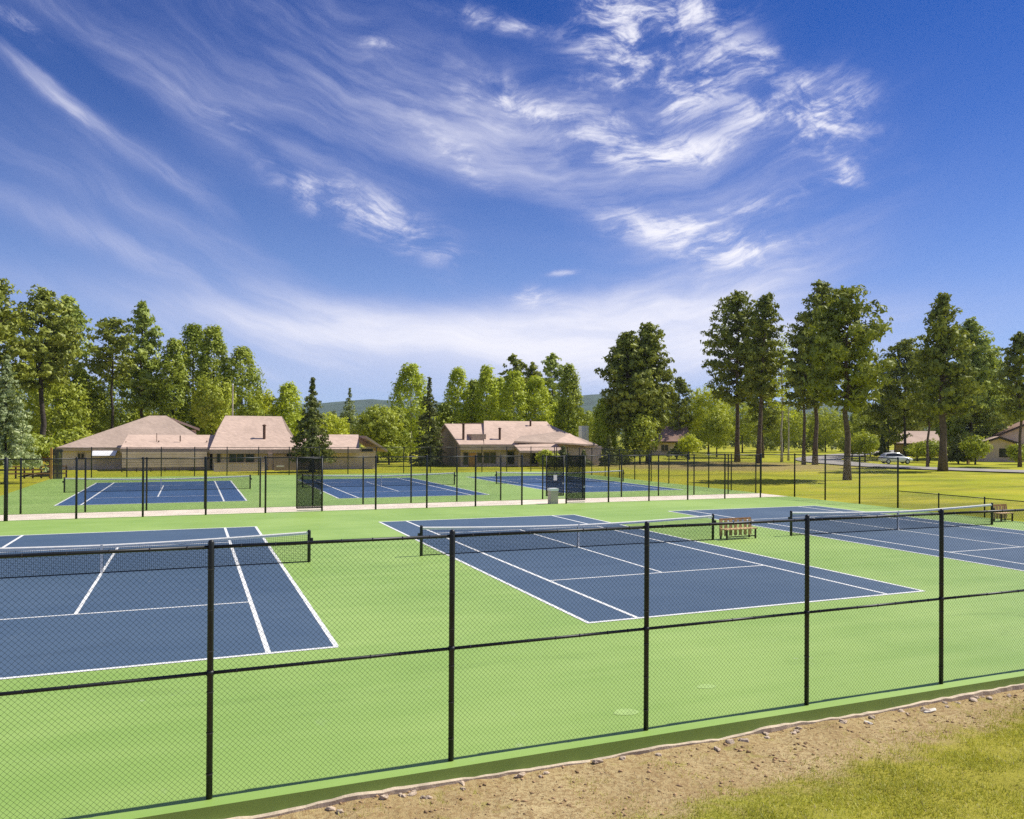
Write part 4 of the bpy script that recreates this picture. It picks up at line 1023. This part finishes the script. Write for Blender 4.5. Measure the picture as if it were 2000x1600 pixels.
def tree(u, dist, vtop, hw, kind, vcb, label, dens=1.0, bark=None, lean=0.0, tr=None, name=None, cat='tree', shrink=1.0, cone=False):
    """crown top at bearing/height (u, vtop), half width hw and crown base vcb as seen from the camera at dist metres"""
    _sd[0] += 1; sd = _sd[0]
    x0, y0 = spot(u, dist); h = hgt(u, vtop, dist); hb = max(.15, hgt(u, vcb, dist)); Rm = hw / F_PX * dist
    t = thing(name or NAMES[kind], label, cat, (x0, y0, 0))
    C, rad, limbs, mt, size, flat = crown(kind, h, hb, Rm, sd, dens, cone)
    if dens < .2:
        for k in range(26):
            t_ = rng.uniform(.35, .95); th = rng.uniform(0, 6.283); L_ = Rm * rng.uniform(.4, .9) * (1.2 - t_)
            limbs.append(((0, 0, h * t_), np.array([math.cos(th) * L_, math.sin(th) * L_, h * t_ + L_ * 1.3])))
    if kind.startswith('pine') and not cone: C[:, :2] *= 1.1
    size *= shrink * (.8 + .2 * dist / 130)
    r_ = np.random.default_rng(sd + 5000)
    def axis(z): return lean * (z / h) ** 1.5
    C[:, 0] += axis(np.maximum(C[:, 2], 0))
    if kind.startswith('pine'):
        top = np.array([(r_.normal() * .25 + lean, r_.normal() * .25, h - .35 * k) for k in range(4)]); C = np.concatenate([C, top]); rad = np.concatenate([rad, np.full(4, .5)])
    tc = np.clip(.5 + .9 * (vnoise(C[:, 0] * .5 + sd, C[:, 2] * .5, sd) - .5) + r_.uniform(-.25, .25, len(C)), 0, 1)
    od = np.stack([C[:, 0] / Rm, C[:, 1] / Rm, (C[:, 2] - (hb + h) / 2) / max(1., (h - hb) / 2) * .6], 1)
    V, T = tri_cloud(C, rad, mt, size, flat, tc, r_, od)
    V[:, 2] = np.maximum(V[:, 2], .02)
    link('crown', np_mesh('crown', V, np.arange(len(V)).reshape(-1, 3), LEAF[kind], T), t)
    bk = bark or (M_bark if kind.startswith('pine') else M_bark_pale if kind == 'aspen' else M_bark_dark)
    r0 = tr if tr else max(.14, h * .0125)
    mb = MB(); zs = np.linspace(-.25, h * .97, 9); jit = r_.normal(size=(9, 2)) * r0 * .4
    pts = [(axis(max(z, 0)) + jit[i][0] * (i > 1), jit[i][1] * (i > 1), z) for i, z in enumerate(zs)]
    mb.tube(pts, [r0 * (1.35 if i == 0 else 1.0) * (1 - .88 * max(z, 0) / h) for i, z in enumerate(zs)], 9)
    for a, b_ in limbs:
        mb.tube([(axis(a[2]), 0, a[2]), ((a[0] + b_[0]) / 2 + axis(a[2]), (a[1] + b_[1]) / 2, (a[2] + b_[2]) / 2 - .12), (b_[0] + axis(b_[2]), b_[1], b_[2])], [r0 * .26, r0 * .17, r0 * .06], 4, False)
    mb.build('trunk', bk, t, True)
    return t
T_ = tree
# --- left group
T_(-12, 118, 548, 52, 'pine', 800, 'tall dark pine cut by the left edge', 1.1)
T_(12, 84, 690, 55, 'blue_spruce', 903, 'pale dense spruce at the left edge with foliage to the ground', 1.5)
T_(80, 126, 566, 52, 'pine', 760, 'tall dark pine second from the left edge with a long bare trunk', 1.2, bark=M_bark_dark, tr=.42)
T_(130, 140, 580, 54, 'pine_light', 800, 'broad bright sided pine right of the tall dark pine', 1.4, cone=True)
T_(112, 132, 720, 55, 'leafy', 880, 'low olive tree filling under the two tall left pines', .9)
T_(172, 138, 735, 40, 'leafy', 868, 'pale leafy tree behind the left house roof, below the pines', .9)
T_(45, 150, 690, 45, 'leafy', 890, 'dull green tree behind the pale spruce', .8)
T_(219, 135, 622, 40, 'pine', 745, 'small crowned dark pine with a bare trunk above the left house', .9, bark=M_bark_dark)
T_(276, 140, 590, 45, 'pine_light', 800, 'pale feathery pine above the ridge of the left house', 1.1, cone=True)
T_(236, 150, 735, 42, 'aspen_dark', 850, 'dark low tree between the two pines above the left house', .9)
T_(300, 150, 740, 40, 'aspen_dark', 850, 'dark low tree right of the feathery pine', .8)
T_(338, 136, 665, 28, 'aspen_dark', 850, 'slim dark poplar at the left of the poplar row')
T_(376, 142, 636, 36, 'aspen_dark', 850, 'tallest poplar in the row behind the steep roof', 1.1)
T_(416, 138, 640, 34, 'aspen_dark', 850, 'rounded poplar at the right of the poplar row', 1.1)
T_(412, 128, 725, 38, 'leafy', 850, 'brownish olive tree directly left of the pale pole', .9)
T_(472, 136, 682, 38, 'aspen_dark', 830, 'dark green poplar standing right of the pale pole', 1.2)
T_(512, 140, 756, 34, 'yellow', 850, 'bright yellow green tree above the steep roof ridge', .8)
# --- centre
T_(563, 140, 752, 28, 'aspen', 870, 'bright aspen left of the spruce')
T_(590, 150, 800, 34, 'leafy', 880, 'low green tree behind the spruce on its left', .8)
T_(610, 97, 735, 44, 'spruce', 893, 'dark conical spruce in front of the houses', 1.5, tr=.3)
T_(645, 160, 805, 36, 'yellow', 880, 'low yellow green tree right behind the dark spruce', .8)
T_(683, 165, 757, 30, 'blue_spruce', 880, 'pale bluish spruce right of the dark spruce', 1.2)
T_(738, 124, 785, 46, 'leafy', 885, 'round olive tree right of the small wing', 1.2)
T_(802, 132, 716, 46, 'aspen', 880, 'large bright poplar left of the long low house', 1.3)
T_(838, 113, 735, 36, 'spruce', 905, 'dark brownish spruce before the large bright poplar', 1.3)
T_(772, 128, 800, 30, 'aspen_dark', 895, 'dark shrubby tree below the large bright poplar', .7)
T_(868, 140, 790, 26, 'aspen_dark', 895, 'dark tree close to the left gable of the long low house', .8)
T_(894, 142, 722, 30, 'aspen', 870, 'bright aspen above the left end of the long low house')
T_(926, 146, 745, 22, 'aspen_dark', 860, 'slim dark poplar between two bright aspens')
T_(950, 142, 718, 27, 'aspen', 860, 'slender bright aspen over the skylight of the long low house')
T_(975, 150, 742, 24, 'aspen', 860, 'smaller bright aspen right of the slender one', .9)
T_(1003, 172, 696, 24, 'pine', 790, 'narrow dark pine rising behind the yellow aspens')
T_(1003, 140, 728, 33, 'aspen', 850, 'yellow green aspen before the narrow dark pine')
T_(1046, 142, 738, 32, 'aspen', 850, 'broad yellow aspen in the middle of the row', 1.1)
T_(1078, 168, 693, 30, 'pine_light', 800, 'pale topped pine at the right of the middle group')
T_(1040, 174, 712, 26, 'pine', 800, 'dark pine between the narrow pine and the pale topped one')
T_(1111, 146, 715, 25, 'aspen_dark', 860, 'dark poplar at the right end of the middle group', 1.1)
T_(1140, 160, 795, 28, 'leafy', 880, 'low tree in the gap before the blue hill', .8)
T_(1085, 150, 790, 30, 'aspen', 870, 'low bright aspen behind the right end of the long roof', .8)
T_(1180, 128, 782, 26, 'aspen', 880, 'young bright aspen left of the paired pines')
T_(1190, 116, 850, 22, 'spruce', 905, 'small dark juniper below the young aspen', .7)
# --- right of centre: paired pines
T_(1224, 126, 652, 45, 'pine', 838, 'left tree of the paired dense pines, leaning crown', 2.2, tr=.36)
T_(1266, 128, 632, 45, 'pine', 848, 'right and taller tree of the paired dense pines', 2.2, tr=.36)
T_(1250, 124, 800, 34, 'leafy', 903, 'leafy undergrowth around the trunks of the paired pines', .8)
T_(1327, 184, 738, 26, 'pine', 850, 'small far pine right of the paired pines', 1.0)
T_(1384, 188, 748, 42, 'yellow', 850, 'yellow green tree left of the tall pine clump', 1.0)
T_(1400, 168, 790, 30, 'leafy', 880, 'pale olive tree by the lawn left of the tall pine clump', .9)
T_(1318, 190, 790, 30, 'leafy', 862, 'dark tree behind the brown roofed house', .8)
# tall pine clump
T_(1440, 140, 570, 56, 'pine', 790, 'broad tall pine left in the tall clump', 1.3, tr=.42)
T_(1482, 134, 575, 38, 'pine', 775, 'tall pine with a slanting trunk right behind the broad tall one', 1.2, lean=1.6, tr=.4)
T_(1490, 165, 690, 32, 'pine', 850, 'low dark pine filling behind the tall clump', .9)
T_(1527, 142, 655, 26, 'aspen', 800, 'nearly bare pale birch between the tall pines', .14, tr=.2)
T_(1540, 150, 700, 20, 'aspen', 820, 'thin pale birch left of the tallest pine', .12, tr=.16)
T_(1592, 132, 550, 52, 'pine', 790, 'tallest pine with twin trunks by the road', 1.25, lean=1.2, tr=.38)
T_(1570, 131, 640, 40, 'pine', 800, 'lower pine hugging the tallest pine on its left', .9, tr=.28)
T_(1655, 89, 568, 74, 'pine', 800, 'big spreading pine nearest the court corner', 1.5, tr=.36)
T_(1450, 210, 770, 50, 'leafy', 872, 'far leafy tree showing between the trunks of the tall clump', .8)
T_(1530, 220, 785, 46, 'leafy', 872, 'far leafy tree behind the bare birch', .8)
T_(1612, 230, 790, 44, 'leafy', 872, 'far leafy tree behind the road bend', .8)
T_(1700, 190, 790, 40, 'leafy', 885, 'olive tree left of the white car', .9)
T_(1735, 175, 745, 42, 'pine', 865, 'low pine behind the white car', 1.0)
T_(1768, 165, 665, 46, 'pine', 815, 'pine with a thin dark trunk beside the white car', 1.2, bark=M_bark_dark)
T_(1842, 117, 575, 62, 'pine', 812, 'tall pine on the lawn with a thick sunlit trunk', 1.25, tr=.52, cone=True)
T_(1812, 128, 690, 40, 'pine', 830, 'lower pine left behind the pine on the lawn', 1.0)
T_(1897, 178, 622, 66, 'pine_light', 872, 'wide drooping conifer right of the pine on the lawn', 1.6, cone=True)
T_(1935, 192, 690, 40, 'pine', 850, 'dark pine behind the wide drooping conifer', 1.0)
T_(1992, 140, 650, 38, 'pine', 815, 'dark pine cut by the right edge', 1.2, cone=True)
T_(1748, 215, 765, 46, 'pine', 872, 'far dark pine filling the gap above the car', 1.0)
T_(1952, 235, 745, 44, 'pine', 872, 'far pine showing in the gap at the right edge', 1.1)
T_(1362, 210, 800, 40, 'leafy', 872, 'far leafy tree left of the tall clump', .9)
# shrubs
def shrub(u, dist, vt, hw, kind, vb, label, dens=.6):
    T_(u, dist, vt, hw, kind, vb, label, dens, name='shrub', cat='shrub')
shrub(1346, 150, 848, 20, 'yellow', 886, 'bright clipped bush beside the brown roofed house')
shrub(1322, 152, 866, 22, 'spruce', 887, 'dark low bush before the brown roofed house', .5)
shrub(1690, 150, 842, 26, 'leafy', 889, 'leafy bush left of the car', .6)
shrub(1664, 160, 858, 22, 'leafy', 886, 'low leafy bush behind the pine near the court corner', .5)
shrub(1724, 165, 850, 18, 'spruce', 886, 'upright dark bush behind the car', .5)
shrub(1792, 160, 866, 22, 'leafy', 892, 'low bush right of the car', .5)
shrub(1815, 152, 860, 26, 'leafy', 893, 'leafy bush left of the thick sunlit trunk', .6)
shrub(1872, 150, 848, 26, 'spruce', 896, 'dark bush right of the thick sunlit trunk', .8)
shrub(1905, 148, 850, 22, 'leafy', 897, 'olive bush at the corner of the right house', .6)
shrub(1990, 152, 868, 16, 'leafy', 900, 'dark green bush before the window of the right house', .5)
shrub(1100, 112, 872, 26, 'spruce', 905, 'dark shrub before the porch of the long low house', .6)
shrub(1068, 108, 882, 16, 'leafy', 908, 'green shrub at the porch column of the long low house', .5)
shrub(1140, 114, 880, 16, 'spruce', 908, 'dark shrub at the right corner of the long low house', .5)
shrub(1215, 122, 872, 18, 'leafy', 905, 'leafy shrub left of the paired trunks', .5)
shrub(60, 112, 850, 40, 'leafy', 893, 'leafy shrub left of the orange rail', .8)
shrub(145, 124, 838, 30, 'leafy', 880, 'leafy shrub just behind the left house roof', .6)
shrub(760, 118, 868, 22, 'leafy', 893, 'low green shrub right of the small wing', .5)

# ---- far forest edge as one mass
C_l, rad_l, tc_l = [], [], []
r_ = np.random.default_rng(77)
for k in range(330):
    u = r_.uniform(-350, 2350); dist = r_.uniform(230, 420); x0, y0 = spot(u, dist)
    h = hgt(u, r_.uniform(800, 830), dist); hw = r_.uniform(2.2, 4.5); nc = 40
    t = r_.uniform(0, 1, nc); th = r_.uniform(0, 6.283, nc); L = hw * (1 - t) ** .7 * r_.uniform(.4, 1, nc) ** .5
    C_l.append(np.stack([x0 + np.cos(th) * L, y0 + np.sin(th) * L, .5 + (h - .5) * t], 1)); rad_l.append(np.full(nc, 1.15)); tc_l.append(np.clip(r_.uniform(0, 1) + r_.uniform(-.3, .3, nc), 0, 1))
V, T = tri_cloud(np.concatenate(C_l), np.concatenate(rad_l), 9, 1.0, .9, np.concatenate(tc_l), r_)
V[:, 2] = np.maximum(V[:, 2], -.3)
tag(link('far_forest', np_mesh('far_forest', V, np.arange(len(V)).reshape(-1, 3), LEAF['far'], T)), 'far wood closing the view behind the houses', None, None, 'stuff')

# ---- hills
M_hill = mat('forested_hill', (0.055, 0.085, 0.055), 0.95, 0.05, var=.25, scale=.02)
us = np.linspace(-900, 2900, 160); mb = MB(); rows = []
for j, (dist, k) in enumerate(((2300, 0.0), (2700, .55), (3100, 1.0), (3600, .4))):
    row = []
    for u in us:
        x0, y0 = spot(u, dist)
        vt = 797 - 22 * math.exp(-((u - 1170) / 230.) ** 2) - 10 * math.exp(-((u - 720) / 90.) ** 2) - 4 * math.exp(-((u - 1800) / 260.) ** 2) - 8 * vnoise(u / 120., 2.0, 41) - 3 * vnoise(u / 30., 2.0, 42)
        row.append((x0, y0, -2 + k * hgt(u, vt, 3100)))
    rows.append(row)
nn = len(us); V = [p for r0 in rows for p in r0]
mb.add(V, [(j * nn + i, j * nn + i + 1, (j + 1) * nn + i + 1, (j + 1) * nn + i) for j in range(3) for i in range(nn - 1)])
tag(mb.build('hill', M_hill, None, True), 'low forested hills on the horizon', None, None, 'structure')

# ---- the air over the site
HZ = bpy.data.materials.new('pale_air'); HZ.use_nodes = True
hn = NT(HZ.node_tree); hn.n.clear(); ho = hn.new('ShaderNodeOutputMaterial'); hp = hn.new('ShaderNodeVolumePrincipled')
hp.inputs['Color'].default_value = (.78, .86, 1.0, 1); hp.inputs['Density'].default_value = 0.00007; hp.inputs['Anisotropy'].default_value = 0.2
hn.l.new(hp.outputs[0], ho.inputs['Volume'])
hz_ = MB().box(-4200, 4200, -520, 5200, -5.0, 172).build('haze', HZ); tag(hz_, 'faint blue air haze over the far hills', None, None, 'stuff')
